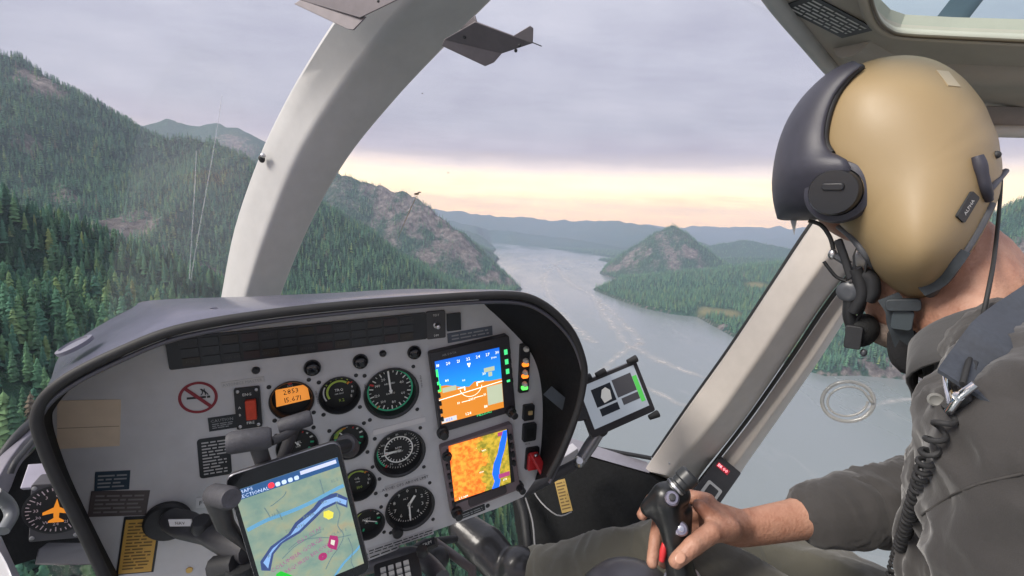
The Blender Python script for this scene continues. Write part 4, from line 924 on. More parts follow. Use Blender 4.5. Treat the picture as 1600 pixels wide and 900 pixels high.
# annunciator dimmers and caps
for kx, ky, r_ in ((488,574,.0115),(563,564,.0110),(647,550,.0105)):
    cx, cz = q(kx, ky); MB().lathe(PF.p(cx, cz, 0), PF.n, [(r_, 0), (r_*1.0, .003), (r_*.86, .008), (r_*.5, .0105), (0, .011)], 22).build('dimmer_cap', mat('cap_gloss_black', (.012, .013, .016), .18), panel, smooth=50)
for kx, ky in ((400,578),(598,552)):
    cx, cz = q(kx, ky); MB().lathe(PF.p(cx, cz, 0), PF.n, [(.005, 0), (.005, .003), (.003, .006), (0, .006)], 14).build('push_button', M_bezel, panel, smooth=40)
for kx, ky in ((296,890),):
    cx, cz = q(kx, ky); MB().lathe(PF.p(cx, cz, 0), PF.n, [(.0042, 0), (.004, .002), (0, .003)], 14).build('brass_screw', mat('brass', (.70, .45, .16), .3, metal=1), panel, smooth=40)
for kx, ky in ((156,881),(762,790)):
    cx, cz = q(kx, ky); screw(cx, cz, .004, M_bezel)
# strips of print
o, f, w, h = placard([(582,672),(664,651),(665,658),(584,680)], M_strip, 'label_strip')
o, f, w, h = placard([(601,760),(664,741),(665,748),(603,768)], mat('label_grey', (.44, .43, .44), .5), 'label_strip')
MB().text(f, 0, 0, 'AVOID OPS ABOVE LIMIT', h*.72, .0016).build('lettering', M_ink, o)
o, f, w, h = placard([(573,858),(676,824),(678,833),(576,868)], mat('label_grey', (.44, .43, .44), .5), 'limits_placard')
MB().print_lines(f, w*.98, h*.98, 2, .0016, 13, left=.01).build('lettering', M_ink, o)
o, f, w, h = placard([(566,848+22),(622,850),(623,857),(567,879)], mat('label_grey', (.44, .43, .44), .5), 'limits_placard'); MB().print_lines(f, w*.96, h*.9, 1, .0016, 14, left=.02).build('lettering', M_ink, o)
for (x0, y0, x1, y1) in ((490,594,497,648),(567,580,572,640),(653,570,659,622)):
    f, w, h = qf((x0,y0),(x0+4,y0-1),(x1+4,y1-1),(x1,y1)); MB().text(Frame(f.o, -f.ez, f.ex), 0, 0, 'VNE 140 KIAS', .0036, .0005).build('lettering', M_ink, panel)
# ---- the two displays
def shader_screen(name, cols, strength):
    m_ = mat(name, cols, .25, emit=strength); return m_
EM = {}
def em(name, c, s_=1.0):
    if name not in EM: EM[name] = mat('screen_'+name, c, .3, emit=s_)
    return EM[name]
f, w, h = qf((666,546),(788,522),(803,634),(686,672))
pfd = MB().box(f, 0, 0, w, h, 0, .014, r=.004).build('flight_display', mat('display_case', (.030, .027, .032), .4, grain=.15), panel, smooth=30, bevel=.001)
MB().text(f, -w*.27, h*.445, 'AIR DATA', .0048, .0146).build('lettering', M_dim, pfd)
g, sw, sh = qf((676,559),(775,539),(782,630),(686,657)); g = Frame(g.p(0, 0, .0145), g.ex, g.ez)
# sky: blue paling towards the horizon line
m_ = bpy.data.materials.new('screen_sky'); m_.use_nodes = True; t = NT(m_.node_tree); b = t.n['Principled BSDF']
uvw = t.node('ShaderNodeUVMap').outputs[0]; sv = t.node('ShaderNodeSeparateXYZ', i0=uvw)
cs = t.ramp(sv.outputs[1], [(0.0, (.02, .42, .66)), (.45, (.01, .28, .70)), (1.0, (.005, .10, .55))]); t.put(b.inputs['Base Color'], (0.01, 0.01, 0.01, 1)); t.put(b.inputs['Emission Color'], cs); b.inputs['Emission Strength'].default_value = .85
scr = MB().rect(g, 0, 0, sw, sh, 0).build('screen', m_, pfd)
uv = scr.data.uv_layers.new(name='UVMap')
for i_, c_ in enumerate(((0, 0), (1, 0), (1, 1), (0, 1))): uv.data[i_].uv = c_
mb = MB(); a, b_ = sw/2, sh/2
mb.flat(g, [(-a, -b_), (a, -b_), (a, b_*-.02), (a*.6, b_*.0), (a*.3, b_*.06), (a*.12, b_*.10), (-a*.05, b_*-.02), (-a*.3, b_*.03), (-a*.55, b_*.13), (-a*.75, b_*.20), (-a, b_*.22)], .0003); mb.build('terrain_picture', em('brown', (.50, .17, .018), .75), scr)
mb = MB(); mb.tube([g.p(-a, -b_*.22, .0005), g.p(a, -b_*.1, .0005)], .0006, 4); mb.arc(g, 0, b_*.0, a*.34, a*.355, 100, 260, .0006); mb.rect(g, -a*.3, -b_*.0, a*.22, .0018, .0007); mb.rect(g, a*.3, b_*.05, a*.22, .0018, .0007); mb.rect(g, -a*.2, -b_*.05, .0018, a*.12, .0007); mb.rect(g, a*.2, b_*0, .0018, a*.12, .0007)
for k_, s_ in enumerate(('18', '20', '21', '22', '24', '27', '30')): mb.text(g, -a*.92+a*1.84*k_/6, b_*.86, s_, .0068, .0006)
mb.flat(g, [(-.003, b_*.72), (.003, b_*.72), (0, b_*.58)], .0006); mb.text(g, 0, b_*.70, '22', .005, .0007)
for s_ in ('10', ): mb.text(g, -a*.42, -b_*.46, s_, .006, .0006); mb.text(g, a*.42, -b_*.40, s_, .006, .0006)
mb.rect(g, -a*.2, -b_*.46, a*.26, .0009, .0006); mb.rect(g, a*.22, -b_*.42, a*.26, .0009, .0006); mb.text(g, 0, -b_*.44, '2850', .0055, .0006)
mb.text(g, -a*.7, b_*.34, '80', .006, .0006); mb.text(g, a*.45, b_*.28, '30', .006, .0006); mb.text(g, a*.8, b_*.72, '2900', .0045, .0006); mb.text(g, -a*.2, b_*.22, '90', .005, .0006)
mb.text(g, -a*.15, -b_*.88, '1.24', .0065, .0006); mb.text(g, a*.42, -b_*.80, '118', .0065, .0006); mb.build('symbology', em('white', (.95, .95, .85), .8), scr)
for r_ in ((a*.74, -b_*.48, a*.5, b_*.62), (-a*.66, b_*.06, a*.42, b_*.15), (a*.62, b_*.38, a*.34, b_*.14), (a*.64, b_*.22, a*.12, b_*.14)): MB().rect(g, *r_, .0008).build('data_box', em('pale', (.36, .40, .28), .7), scr)
mb = MB(); mb.rect(g, -a*.97, b_*.40, a*.06, b_*.7, .0009); mb.rect(g, -a*.94, b_*.16, a*.07, b_*.24, .001); mb.build('speed_tape', em('green', (.05, .75, .12), .9), scr)
mb = MB(); mb.rect(g, -a*.76, -b_*.90, a*.46, b_*.15, .0009); mb.build('data_field', em('pale2', (.5, .5, .5), .7), scr)
mb = MB(); mb.text(g, -a*.76, -b_*.90, '1024', .0058, .0013); mb.build('lettering', em('blue', (.04, .10, .65), .6), scr)
mb = MB()
for k_ in range(4): mb.rect(f, w*.435, h*(.30-.125*k_), w*.045, h*(.065 if k_ < 3 else .03), .0145)
mb.text(f, w*.08, -h*.405, 'HELISAS', .0075, .0145); mb.build('lettering', em('softkey', (.06, .62, .20), .7), pfd)
for k_ in range(6): MB().box(f, -w*.455, h*(.18-.10*k_), w*.03, h*.055, .014, .017, r=.001).build('button', M_bezel, pfd, smooth=30)
for k_ in range(4): MB().box(f, w*.485, h*(.30-.125*k_), w*.02, h*.06, .0142, .016).build('button', M_bezel, pfd)
def knob(px_, py_, off, r_, ln, parent, Yk=YP):
    p_ = PY(px_, py_, Yk-off)
    return MB().lathe(p_, PF.n, [(r_, 0), (r_, ln*.35), (r_*.72, ln*.4), (r_*.68, ln*.95), (r_*.5, ln), (0, ln)], 18).build('knob', M_bezel, parent, smooth=35)
knob(691,675,.014,.0095,.016,pfd); knob(797,642,.014,.0085,.022,pfd)
f, w, h = qf((684,686),(797,664),(807,752),(705,806))
mfd = MB().box(f, 0, 0, w, h, 0, .012, r=.004).build('map_display', mat('display_case_pink', (.175, .135, .145), .45, grain=.12), panel, smooth=30, bevel=.001)
MB().box(f, w*.02, -h*.40, w*.55, h*.13, .012, .0138, r=.004).build('card_slot', mat('slot_dark', (.045, .036, .04), .5), mfd, smooth=30)
g, sw, sh = qf((700,690),(787,668),(794,747),(705,780)); g = Frame(g.p(0, h*.012, .0125), g.ex, g.ez); a, b_ = sw/2, sh/2
m_ = bpy.data.materials.new('screen_map'); m_.use_nodes = True; t = NT(m_.node_tree); b = t.n['Principled BSDF']
oc = t.node('ShaderNodeTexCoord').outputs['Object']; k1 = t.noise(oc, 42, 5, .55); k2 = t.noise(oc, 130, 4, .6)
sv = t.node('ShaderNodeSeparateXYZ', i0=t.node('ShaderNodeUVMap').outputs[0])
kk = t.math('ADD', sv.outputs[0], t.math('MULTIPLY', t.math('SUBTRACT', k1, .5), .75))
k3 = t.ramp(k2, [(.38, (0, 0, 0)), (.62, (1, 1, 1))]); hill = t.mix(k3, (.72, .11, .010, 1), (1.0, .30, .035, 1)); plain = t.mix(k3, (.17, .16, .015, 1), (.46, .31, .03, 1))
cs = t.mix(t.ramp(kk, [(.50, (0, 0, 0)), (.58, (1, 1, 1))]), hill, plain)
t.put(b.inputs['Base Color'], (.01, .01, .01, 1)); t.put(b.inputs['Emission Color'], cs); b.inputs['Emission Strength'].default_value = .95
MB().box(f, 0, h*.05, w*.86, h*.80, .011, .0122).build('screen_surround', M_bezel, mfd)
scr = MB().rect(g, 0, 0, sw, sh, .0004).build('screen', m_, mfd); uv = scr.data.uv_layers.new(name='UVMap')
for i_, c_ in enumerate(((0, 0), (1, 0), (1, 1), (0, 1))): uv.data[i_].uv = c_
mb = MB(); mb.flat(g, [(a*.30, -b_), (a*.42, -b_*.75), (a*.36, -b_*.45), (a*.44, -b_*.1), (a*.62, b_*.25), (a*.72, b_*.6), (a*.86, b_*.98), (a*1.0, b_*.98), (a*.98, b_*.7), (a*.86, b_*.3), (a*.74, b_*.0), (a*.62, -b_*.4), (a*.62, -b_*.8), (a*.56, -b_)], .0009); mb.build('river_picture', em('river', (.01, .10, .70), .9), scr)
for r_ in ((a*.78, -b_*.62, a*.4, b_*.16, .001), (a*.82, b_*.9, a*.3, b_*.14, .0008)): MB().rect(g, *r_).build('data_box', em('magenta', (.35, .05, .16), .6), scr)
mb = MB(); mb.text(g, a*.8, -b_*.80, '270', .005, .001); mb.text(g, -a*.1, b_*.7, '.', .008, .001); mb.text(g, -a*.7, -b_*.93, '2.5 NM', .0055, .0015); mb.text(g, a*.0, -b_*.25, '4930', .004, .001); mb.text(g, a*.15, b_*.5, '3820', .004, .001); mb.build('symbology', em('white', (.95, .95, .85), .8), scr)
for k_ in range(5): MB().box(f, -w*.452, h*(.22-.135*k_), w*.035, h*.07, .012, .0165, r=.001).build('button', M_bezel, mfd, smooth=30)
for k_ in range(4): MB().box(f, w*.45, h*(.33-.13*k_), w*.04, h*.075, .012, .0165, r=.001).build('button', M_bezel, mfd, smooth=30)
knob(713,799,.012,.0095,.018,mfd); knob(698,712,.012,.008,.010,mfd); knob(809,757,.003,.0085,.024,panel)
o, f, w, h = placard([(716,803),(757,787),(758,796),(718,812)], M_pb, 'navigation_placard'); MB().print_lines(f, w*.9, h*.9, 2, .0016, 15).build('lettering', M_dim, o)
# right column: warning lamps, switches, the red guard
f, w, h = qf((806,538),(821,536),(829,609),(814,611))
ls = MB().box(f, 0, 0, w, h, 0, .006, r=.002).build('warning_light_strip', M_bezel, panel, smooth=30)
for k_, (c_, e_) in enumerate((((.75, .70, .62), 0), ((.95, .22, .02), .9), ((.95, .22, .02), .9), ((.10, .85, .10), 1.0))):
    z_ = h*(.36-.24*k_)
    if k_: MB().box(f, 0, z_-h*.03, w*.62, h*.07, .006, .010, r=.002).build('lamp', mat('lamp_%d' % (k_ if k_ != 2 else 1), c_, .4, emit=e_), ls, smooth=30)
    MB().lathe(f.p(w*.02, z_+h*.045, .006), f.n, [(.0048, 0), (.0048, .003), (.003, .007), (0, .008)], 12).build('lamp_cap', mat('lamp_cap', (.72, .68, .60), .35), ls, smooth=40)
f, w, h = qf((815,632),(831,630),(833,652),(817,655)); rs = MB().box(f, 0, 0, w, h, 0, .008, r=.002).build('rocker_switch', M_bezel, panel, smooth=30); MB().box(f, .001, .001, w*.4, h*.25, .008, .0115).build('rocker', mat('rocker_gold', (.55, .38, .18), .4), rs, bevel=.0008)
f, w, h = qf((814,662),(834,659),(837,684),(817,688)); ss = MB().box(f, 0, 0, w, h, 0, .007, r=.003).build('socket', M_bezel, panel, smooth=30); MB().box(f, 0, 0, w*.55, h*.55, .007, .0075, r=.001).build('socket_hole', M_dial, ss); MB().text(f, 0, -h*.75, 'AUX', .0045, .0006).build('lettering', M_ink, ss)
f, w, h = qf((818,700),(838,697),(842,728),(822,732)); gs = MB().box(f, 0, 0, w, h, 0, .004, r=.003).build('guarded_switch', M_bezel, panel, smooth=30)
M_red = mat('guard_red', (.55, .03, .035), .35, grain=.08)
a_ = f.p(-.001, h*.25, .004); b1_ = f.p(.010, -h*.38, .034); sx_ = f.ex*w*.34; up_ = (b1_-a_).normalized().cross(sx_).normalized()*.007
MB().prism([a_-sx_, a_+sx_, b1_+sx_*.9, b1_-sx_*.9], up_).build('red_guard', M_red, gs, smooth=30, bevel=.002)
MB().box(f, 0, -h*.1, w*.8, h*.7, .004, .012, r=.002).build('guard_base', M_red, gs, smooth=30, bevel=.001)
MB().ell(f.p(.001, h*.3, .016), (.004, .003, .003)).build('guard_pin', M_metal, gs, smooth=60)
# tape on the hood lining
f, w, h = quad_frame([PY(852,612,.63), PY(866,602,.62), PY(900,640,.60), PY(888,655,.61)]); MB().box(f, 0, 0, w, h, 0, .0008).build('tape', mat('tape_slate', (.045, .055, .07), .4, grain=.2), panel)

# ---- heading indicator in its own box low on the left
hi = thing('heading_indicator', 'boxed heading indicator with an orange aircraft symbol, low at the left of the panel', 'heading indicator', PY(78, 860, .74))
f, w, h = quad_frame([PY(30,760,.74), PY(112,755,.74), PY(140,838,.74), PY(62,844,.74)])
MB().box(f, 0, 0, w, h, -.05, 0, r=.003).build('case', mat('indicator_case', (.075, .072, .080), .5, grain=.1), hi, smooth=30, bevel=.001)
c_ = (w*.03, h*.05); R = h*.40
dl = MB().lathe(f.p(*c_, .001), f.n, [(0, 0), (R, 0), (R, -.0009)], 36, closed=False).build('dial', M_dial, hi)
MB().arc(f, *c_, R*.98, R*1.06, 0, 360, .0015, 36).build('bezel_ring', M_bezel, hi)
mb = MB()
for k_ in range(36): mb.tick(f, *c_, R*(.76 if k_ % 3 == 0 else .84), R*.95, k_*10, .0012, .0016)
for k_, s_ in enumerate(('N', '3', '6', 'E', '12', '15', 'S', '21', '24', 'W', '30', '33')):
    t_ = math.radians(k_*30-60); mb.text(f, c_[0]+math.sin(t_)*R*.62, c_[1]+math.cos(t_)*R*.62, s_, .0062, .0016)
mb.build('dial_marking', mat('dial_pink', (.62, .50, .52), .5), dl)
mb = MB(); x_, z_ = c_
mb.flat(f, [(x_, z_+R*.5), (x_+R*.09, z_+R*.12), (x_+R*.42, z_-R*.08), (x_+R*.42, z_-R*.2), (x_+R*.09, z_-R*.12), (x_+R*.08, z_-R*.34), (x_+R*.24, z_-R*.46), (x_+R*.24, z_-R*.54), (x_-R*.24, z_-R*.54), (x_-R*.24, z_-R*.46), (x_-R*.08, z_-R*.34), (x_-R*.09, z_-R*.12), (x_-R*.42, z_-R*.2), (x_-R*.42, z_-R*.08), (x_-R*.09, z_+R*.12)], .0022)
mb.build('aircraft_symbol', mat('symbol_orange', (.85, .28, .02), .5, emit=.25), dl)
for sx_, sz_ in ((-1, 1), (1, 1), (1, -1), (-1, -1)): screw(sx_*w*.43, sz_*h*.43, .0028, M_grey, hi, 0, f)
f2_, w2, h2 = quad_frame([PY(44,730,.78), PY(84,727,.78), PY(96,760,.76), PY(40,764,.76)]); MB().box(f2_, 0, 0, w2, h2, 0, .01).build('connector_block', mat('block_lilac', (.40, .38, .46), .45, grain=.1), hi, bevel=.001)
# ------------------------------------------------------------------ tablet in its mount
TL, TR, BR = PY(350,746,.50), PY(529,689,.50), PY(604,960,.475)
TW = (TR-TL).length; TF = Frame(TL, TR-TL, TR-BR); TH = TW*1.47
TF = Frame(TF.p(TW/2, -TH/2), TF.ex, TF.ez)
def T2(px_, py_): v = hray(px_, py_); p_ = v*(TF.o.dot(TF.n)/v.dot(TF.n))-TF.o; return (p_.dot(TF.ex), p_.dot(TF.ez))
def Tc(x, y): return T2(320+x/4.286, 690+y/4.286)       # measured on an enlarged view
tab = thing('tablet', 'black tablet with an aeronautical chart on its screen, clamped in front of the panel', 'tablet', TF.p(0, -TH/2))
M_case = mat('tablet_black', (.012, .013, .015), .22); M_alu = mat('tablet_edge_grey', (.20, .20, .22), .3, metal=.8)
MB().box(TF, 0, 0, TW, TH, -.0075, -.0012, r=.008).build('back_shell', M_alu, tab, smooth=30, bevel=.001)
MB().box(TF, 0, 0, TW*.985, TH*.99, -.0012, 0, r=.008).build('front_glass', M_case, tab, smooth=30)
def clip(pts): return [(min(max(x, -TW*.455), TW*.455), min(max(z, -TH*.42), TH*.395)) for x, z in pts]
m_ = bpy.data.materials.new('screen_chart'); m_.use_nodes = True; t = NT(m_.node_tree); b = t.n['Principled BSDF']
oc = t.node('ShaderNodeTexCoord').outputs['Object']; k1 = t.noise(oc, 38, 5, .55); k2 = t.noise(oc, 160, 4, .6)
cs = t.ramp(k1, [(.34, (.22, .36, .30)), (.48, (.33, .44, .33)), (.58, (.42, .46, .30)), (.70, (.52, .42, .24))])
cs = t.mix(t.math('MULTIPLY', k2, .45), cs, (.20, .28, .27, 1)); t.put(b.inputs['Base Color'], (.01, .01, .01, 1)); t.put(b.inputs['Emission Color'], cs); b.inputs['Emission Strength'].default_value = .50; b.inputs['Roughness'].default_value = .15
sc_ = MB().rect(TF, 0, -TH*.0125, TW*.91, TH*.815, .0006).build('screen', m_, tab)
zt = TH*.395
def lay(polys, name, m_, c=.0009):
    mb = MB()
    for p_ in polys: mb.flat(TF, clip(p_), c)
    return mb.build(name, m_, sc_)
MB().rect(TF, 0, zt-TH*.034, TW*.91, TH*.068, .001).build('menu_bar', em('navy', (.018, .065, .17), .6), sc_)
MB().rect(TF, TW*.27, zt-TH*.024, TW*.33, TH*.026, .0014).build('search_field', em('field', (.42, .45, .62), .65), sc_)
mb = MB(); mb.text(TF, -TW*.36, zt-TH*.018, 'MAPS', .0052, .0014); mb.text(TF, -TW*.30, zt-TH*.050, 'SECTIONAL', .0052, .0014)
for k_ in range(4): mb.box(TF, -TW*.10+TW*.055*k_, zt-TH*.046, .0045, .0045, .0012, .0015, r=.0015)
mb.build('lettering', em('menu_print', (.45, .55, .75), .6), sc_)
MB().box(TF, -TW*.155, zt-TH*.040, .006, .006, .0012, .0016, r=.0025).build('record_dot', em('red', (.7, .03, .05), .7), sc_)
riv = [(372,800),(440,700),(560,612),(605,540),(725,440),(785,362),(880,340),(965,372),(955,440),(880,412),(800,452),(740,512),(640,608),(520,678),(462,750),(440,862),(380,860)]
lay([[Tc(*p_) for p_ in riv]], 'chart_river_edge', em('ink_navy', (.03, .05, .14), .6), .0009)
rv2 = [(392,806),(455,712),(575,622),(622,555),(740,462),(800,392),(880,366),(950,390),(945,422),(880,396),(792,436),(728,496),(630,594),(512,664),(448,744),(425,845)]
lay([[Tc(*p_) for p_ in rv2]], 'chart_river', em('chart_blue', (.17, .30, .52), .6), .0012)
def ribbon(pts, wd, name, m_, c=.0011):
    pp = [Vector((*Tc(*p_), 0)) for p_ in pts]; pp = smoothpts(pp, 3); mb = MB()
    for i_ in range(len(pp)-1):
        d_ = (pp[i_+1]-pp[i_]); nn = Vector((-d_.y, d_.x, 0)).normalized()*wd/2
        q4 = clip([(pp[i_]+nn)[:2], (pp[i_]-nn)[:2], (pp[i_+1]-nn)[:2], (pp[i_+1]+nn)[:2]]); mb.flat(TF, q4, c)
    return mb.build(name, m_, sc_)
ribbon([(285,590),(420,520),(560,470),(700,410),(850,330),(930,290)], .0042, 'chart_airway', em('airway', (.10, .27, .42), .5))
ribbon([(870,900),(930,810),(1010,730),(1040,690)], .0026, 'chart_airway', em('airway', (.10, .27, .42), .5))
for pts in ([(440,430),(470,410),(530,360),(545,330)],[(480,450),(500,480),(520,520)],[(770,250),(790,320),(800,350)],[(890,350),(880,420),(905,480),(890,560),(930,620),(900,700),(850,770),(810,850)],[(520,780),(600,700),(700,640),(780,600)],[(400,440),(420,470),(440,505)],[(960,640),(990,720),(980,800),(1010,860)],[(560,720),(640,660),(760,640),(880,640),(980,620)]):
    ribbon(pts, .0011, 'chart_road', em('ink_grey', (.10, .15, .15), .6))
lay([[Tc(*p_) for p_ in [(795,465),(830,455),(862,470),(858,505),(830,518),(795,500)]]], 'chart_town', em('yellow', (.55, .50, .06), .6), .0014)
lay([[Tc(*p_) for p_ in [(480,880),(510,862),(560,880),(600,900),(600,940),(470,940)]]], 'chart_marker', em('marker_green', (.01, .30, .02), .8), .0014)
mg = em('chart_magenta', (.26, .02, .10), .6)
lay([[Tc(*p_) for p_ in [(838,622),(888,628),(896,660),(882,722),(830,706),(822,690)]]], 'chart_airport', mg, .0014)
lay([[Tc(*p_) for p_ in [(846,650),(872,656),(866,690),(842,680)]]], 'chart_airport', em('chart_pale', (.50, .50, .42), .6), .0017)
tf2 = Frame(TF.p(*Tc(620,752), .0013), TF.p(*Tc(760,640))-TF.p(*Tc(480,820)), TF.ez)
mb = MB(); mb.text(tf2, 0, 0, 'COLUMBIA GORGE', .0066, 0); mb.text(tf2, .006, -.010, 'REQUIRED BELOW', .0058, 0); mb.text(tf2, .020, .012, '122.9 CTAF', .0055, 0); mb.text(tf2, .026, -.018, '1.5 NM', .0055, 0); mb.build('lettering', em('chart_purple', (.22, .08, .17), .6), sc_)
mb = MB(); o_ = Tc(790,765); mb.arc(TF, *o_, 0.0005, .0045, 0, 360, .0014, 16); mb.build('chart_marker', mg, sc_)
mb = MB()
for (x_, y_, s_) in ((640,560,'4930'),(700,490,'RIVER'),(800,400,'100'),(900,400,'59'),(770,590,'2790'),(900,600,'CLASS E'),(560,590,'212'),(430,760,'31'),(480,480,'3820'),(870,255,'112.2'),(350,470,'O')): mb.text(TF, *Tc(x_, y_), s_, .0046, .0015)
mb.build('lettering', em('ink_grey', (.10, .15, .15), .6), sc_)
# mount: round base on the panel, arm, and a spring grip with rubber tips
mt = thing('tablet_mount', 'dark grey jointed mount with rubber-tipped clamps holding the tablet to the panel', 'mount', PY(262, 812, YP))
M_mt = mat('mount_grey', (.045, .045, .05), .5, grain=.2, gscale=120); M_tip = mat('clamp_rubber_grey', (.055, .055, .064), .65, grain=.25, gscale=150, bump=.3)
c_ = PY(263,812,YP-.002); MB().lathe(c_, (0, -1, 0), [(.027, 0), (.027, .006), (.024, .009), (.010, .010), (0, .010)], 28).build('base_disc', M_black, mt, smooth=40)
a0, a1 = PY(268,812,YP-.03), PY(392,860,.535)
MB().tube([c_, a0], [.011, .013], 12).build('ball_joint', M_black, mt, smooth=50)
am = MB().tube([a0, a0*.8+a1*.2, a0*.5+a1*.5, a0*.2+a1*.8, a1], [.014, .0165, .0125, .0165, .015], 14).build('arm', M_mt, mt, smooth=50)
mid = a0*.55+a1*.45; MB().lathe(mid+Vector((0, 0, .006)), (0, -.3, 1), [(.012, 0), (.013, .008), (.009, .016), (0, .017)], 12).build('clamp_knob', M_black, mt, smooth=40)
f, w, h = quad_frame([PY(264,812,.575), PY(300,811,.565), PY(302,821,.565), PY(266,822,.575)])
f, w, h = quad_frame([PY(264,811,.615), PY(300,811,.602), PY(302,821,.602), PY(266,822,.615)])
o = MB().box(f, 0, 0, w, h, 0, .001).build('label', mat('label_white', (.66, .65, .66), .55), mt); MB().text(f, 0, 0, 'NAV', h*.62, .0014).build('lettering', M_ink, o)
MB().lathe(a1, TF.n, [(.016, -.02), (.018, -.005), (.018, .0)], 14).build('ball_joint', M_black, mt, smooth=40)
def tip(p0, p1, r_, name='clamp_tip'): return MB().tube([p0, p0*.9+p1*.1, p0*.1+p1*.9, p1], [r_*.82, r_, r_, r_*.82], 16).build(name, M_tip, mt, smooth=50)
bk = TF.p(0, TH*.12, -.02)
MB().box(TF, 0, TH*.1, TW*.4, TH*.3, -.028, -.010, r=.01).build('grip_plate', M_mt, mt, smooth=30)
tip(PY(354,693,.50), PY(424,683,.50), .0112); MB().tube([PY(402,694,.505), PY(412,725,.52), PY(420,760,.525), bk], .008, 10).build('clamp_finger', M_mt, mt, smooth=50)
tip(PY(436,668,.53), PY(487,652,.53), .0090); MB().tube([PY(424,690,.51), PY(446,680,.52), PY(470,664,.535)], .0048, 8).build('clamp_link', M_mt, mt, smooth=50); MB().tube([PY(462,662,.535), PY(440,720,.53), bk], .007, 8).build('clamp_finger', M_mt, mt, smooth=50)
tip(PY(362,779,.455), PY(332,772,.50), .0105); MB().tube([PY(338,776,.50), PY(352,820,.515), PY(385,850,.525), bk], [.011, .009, .009, .008], 10).build('clamp_finger', M_mt, mt, smooth=50)
tip(PY(546,700,.60), PY(540,694,.56), .0135); MB().tube([PY(542,696,.56), PY(505,702,.535), bk], [.008, .008, .008], 10).build('clamp_finger', M_black, mt, smooth=50)
MB().tube([PY(336,886,.55), PY(372,880,.53)], .012, 10).build('clamp_screw', M_black, mt, smooth=40)
MB().tube([PY(376,880,.53), PY(384,930,.53)], .016, 10).build('lower_arm', M_black, mt, smooth=40)

# ------------------------------------------------------------------ small screen on the right
SF, SW, SH = quad_frame([D(902,600,1.00), D(1001,562,1.03), D(1017,642,1.02), D(918,690,.98)])
sm = thing('camera_monitor', 'small grey framed monitor on an arm at the right of the panel, above the river', 'monitor', SF.p(0, -SH/2))
MB().box(SF, 0, 0, SW, SH, -.014, .0, r=.005).build('housing', mat('monitor_grey', (.035, .034, .038), .45, grain=.15), sm, smooth=30, bevel=.001)
s2 = MB().rect(SF, .001, .004, SW*.86, SH*.80, .0004).build('screen', mat('monitor_screen', (.36, .40, .45), .08, emit=.24, spec=.8), sm)
mb = MB(); mb.rect(SF, -SW*.13, SH*.14, SW*.30, SH*.34, .0008); mb.rect(SF, -SW*.12, -SH*.14, SW*.28, SH*.14, .0008); mb.build('picture', mat('monitor_dark', (.03, .035, .045), .1, emit=.05, spec=.8), s2)
mb = MB(); mb.rect(SF, SW*.20, SH*.16, SW*.30, SH*.34, .0008); mb.rect(SF, SW*.22, -SH*.11, SW*.26, SH*.13, .0008); mb.build('picture', mat('monitor_grey_picture', (.09, .09, .10), .1, emit=.10, spec=.8), s2)
MB().flat(SF, [(-SW*.16, SH*.0), (-SW*.04, SH*.02), (-SW*.02, SH*.18), (-SW*.07, SH*.26), (-SW*.13, SH*.24), (-SW*.18, SH*.12)], .0011).build('picture', mat('monitor_pale', (.5, .5, .48), .1, emit=.25), s2)
mb = MB(); mb.rect(SF, SW*.385, 0, SW*.065, SH*.5, .0009); mb.build('picture', mat('monitor_green', (.08, .42, .08), .1, emit=.4), s2)
for x_, z_ in ((.44, .53), (-.06, .53), (-.28, .54), (.44, -.56)):
    p_ = SF.p(SW*x_, SH*z_, .004); MB().tube([p_-SF.ex*.012, p_+SF.ex*.004, p_+SF.ex*.010], [.0055, .0075, .008], 12).build('corner_grip', M_rubber, sm, smooth=50)
j0, j1, j2 = SF.p(-SW*.30, -SH*.45, -.02), D(905,722,1.02), D(850,752,1.0)
MB().ell(j0, (.016, .016, .016)).build('ball_joint', M_black, sm, smooth=60)
MB().tube([j0, j0*.5+j1*.5, j1], [.012, .014, .012], 12).build('arm', mat('arm_bright', (.32, .32, .34), .35, metal=.5), sm, smooth=50)
MB().tube([j1, j2, D(815,770,.99)], [.011, .012, .012], 12).build('arm', M_mt, sm, smooth=50)
MB().lathe(j1, (-.3, -.6, .6), [(.012, 0), (.012, .012), (.007, .02), (0, .02)], 12).build('clamp_knob', M_metal, sm, smooth=40)
f, w, h = quad_frame([D(868,708,1.12), D(896,692,1.14), D(902,700,1.12), D(870,722,1.1)]); MB().box(f, 0, 0, w, h, -.03, 0).build('base_block', mat('block_white', (.55, .54, .58), .4), sm, bevel=.002)
f, w, h = quad_frame([D(893,640,1.0), D(918,638,1.0), D(914,656,.99), D(890,660,.99)]); MB().box(f, 0, 0, w, h, 0, .01).build('cable_clip', M_black, sm, bevel=.001)

# ------------------------------------------------------------------ keypad unit and linkage below the panel
kp = thing('radio_keypad', 'black radio keypad unit with pale keys below the panel', 'keypad', D(625, 960, .62))
KF, KW, KH = quad_frame([D(578,884,.70), D(648,862,.72), D(672,935,.64), D(596,960,.62)])
kb = MB().box(KF, 0, 0, KW, KH, -.04, 0, r=.005).build('case', M_black, kp, smooth=30, bevel=.001)
for i_ in range(4):
    for j_ in range(5): MB().box(KF, KW*(-.30+.17*i_), KH*(.30-.13*j_), KW*.12, KH*.08, 0, .003, r=.001).build('key', mat('key_pale', (.52, .53, .52), .5), kp, smooth=30)
kn = D(660,866,.70); MB().lathe(kn, KF.n, [(.008, 0), (.008, .01), (0, .012)], 14).build('knob', M_bezel, kp, smooth=40)
pd = thing('pedestal_bracket', 'dark metal bracket with lever arms below the panel beside the keypad', 'bracket', D(690, 930, .8))
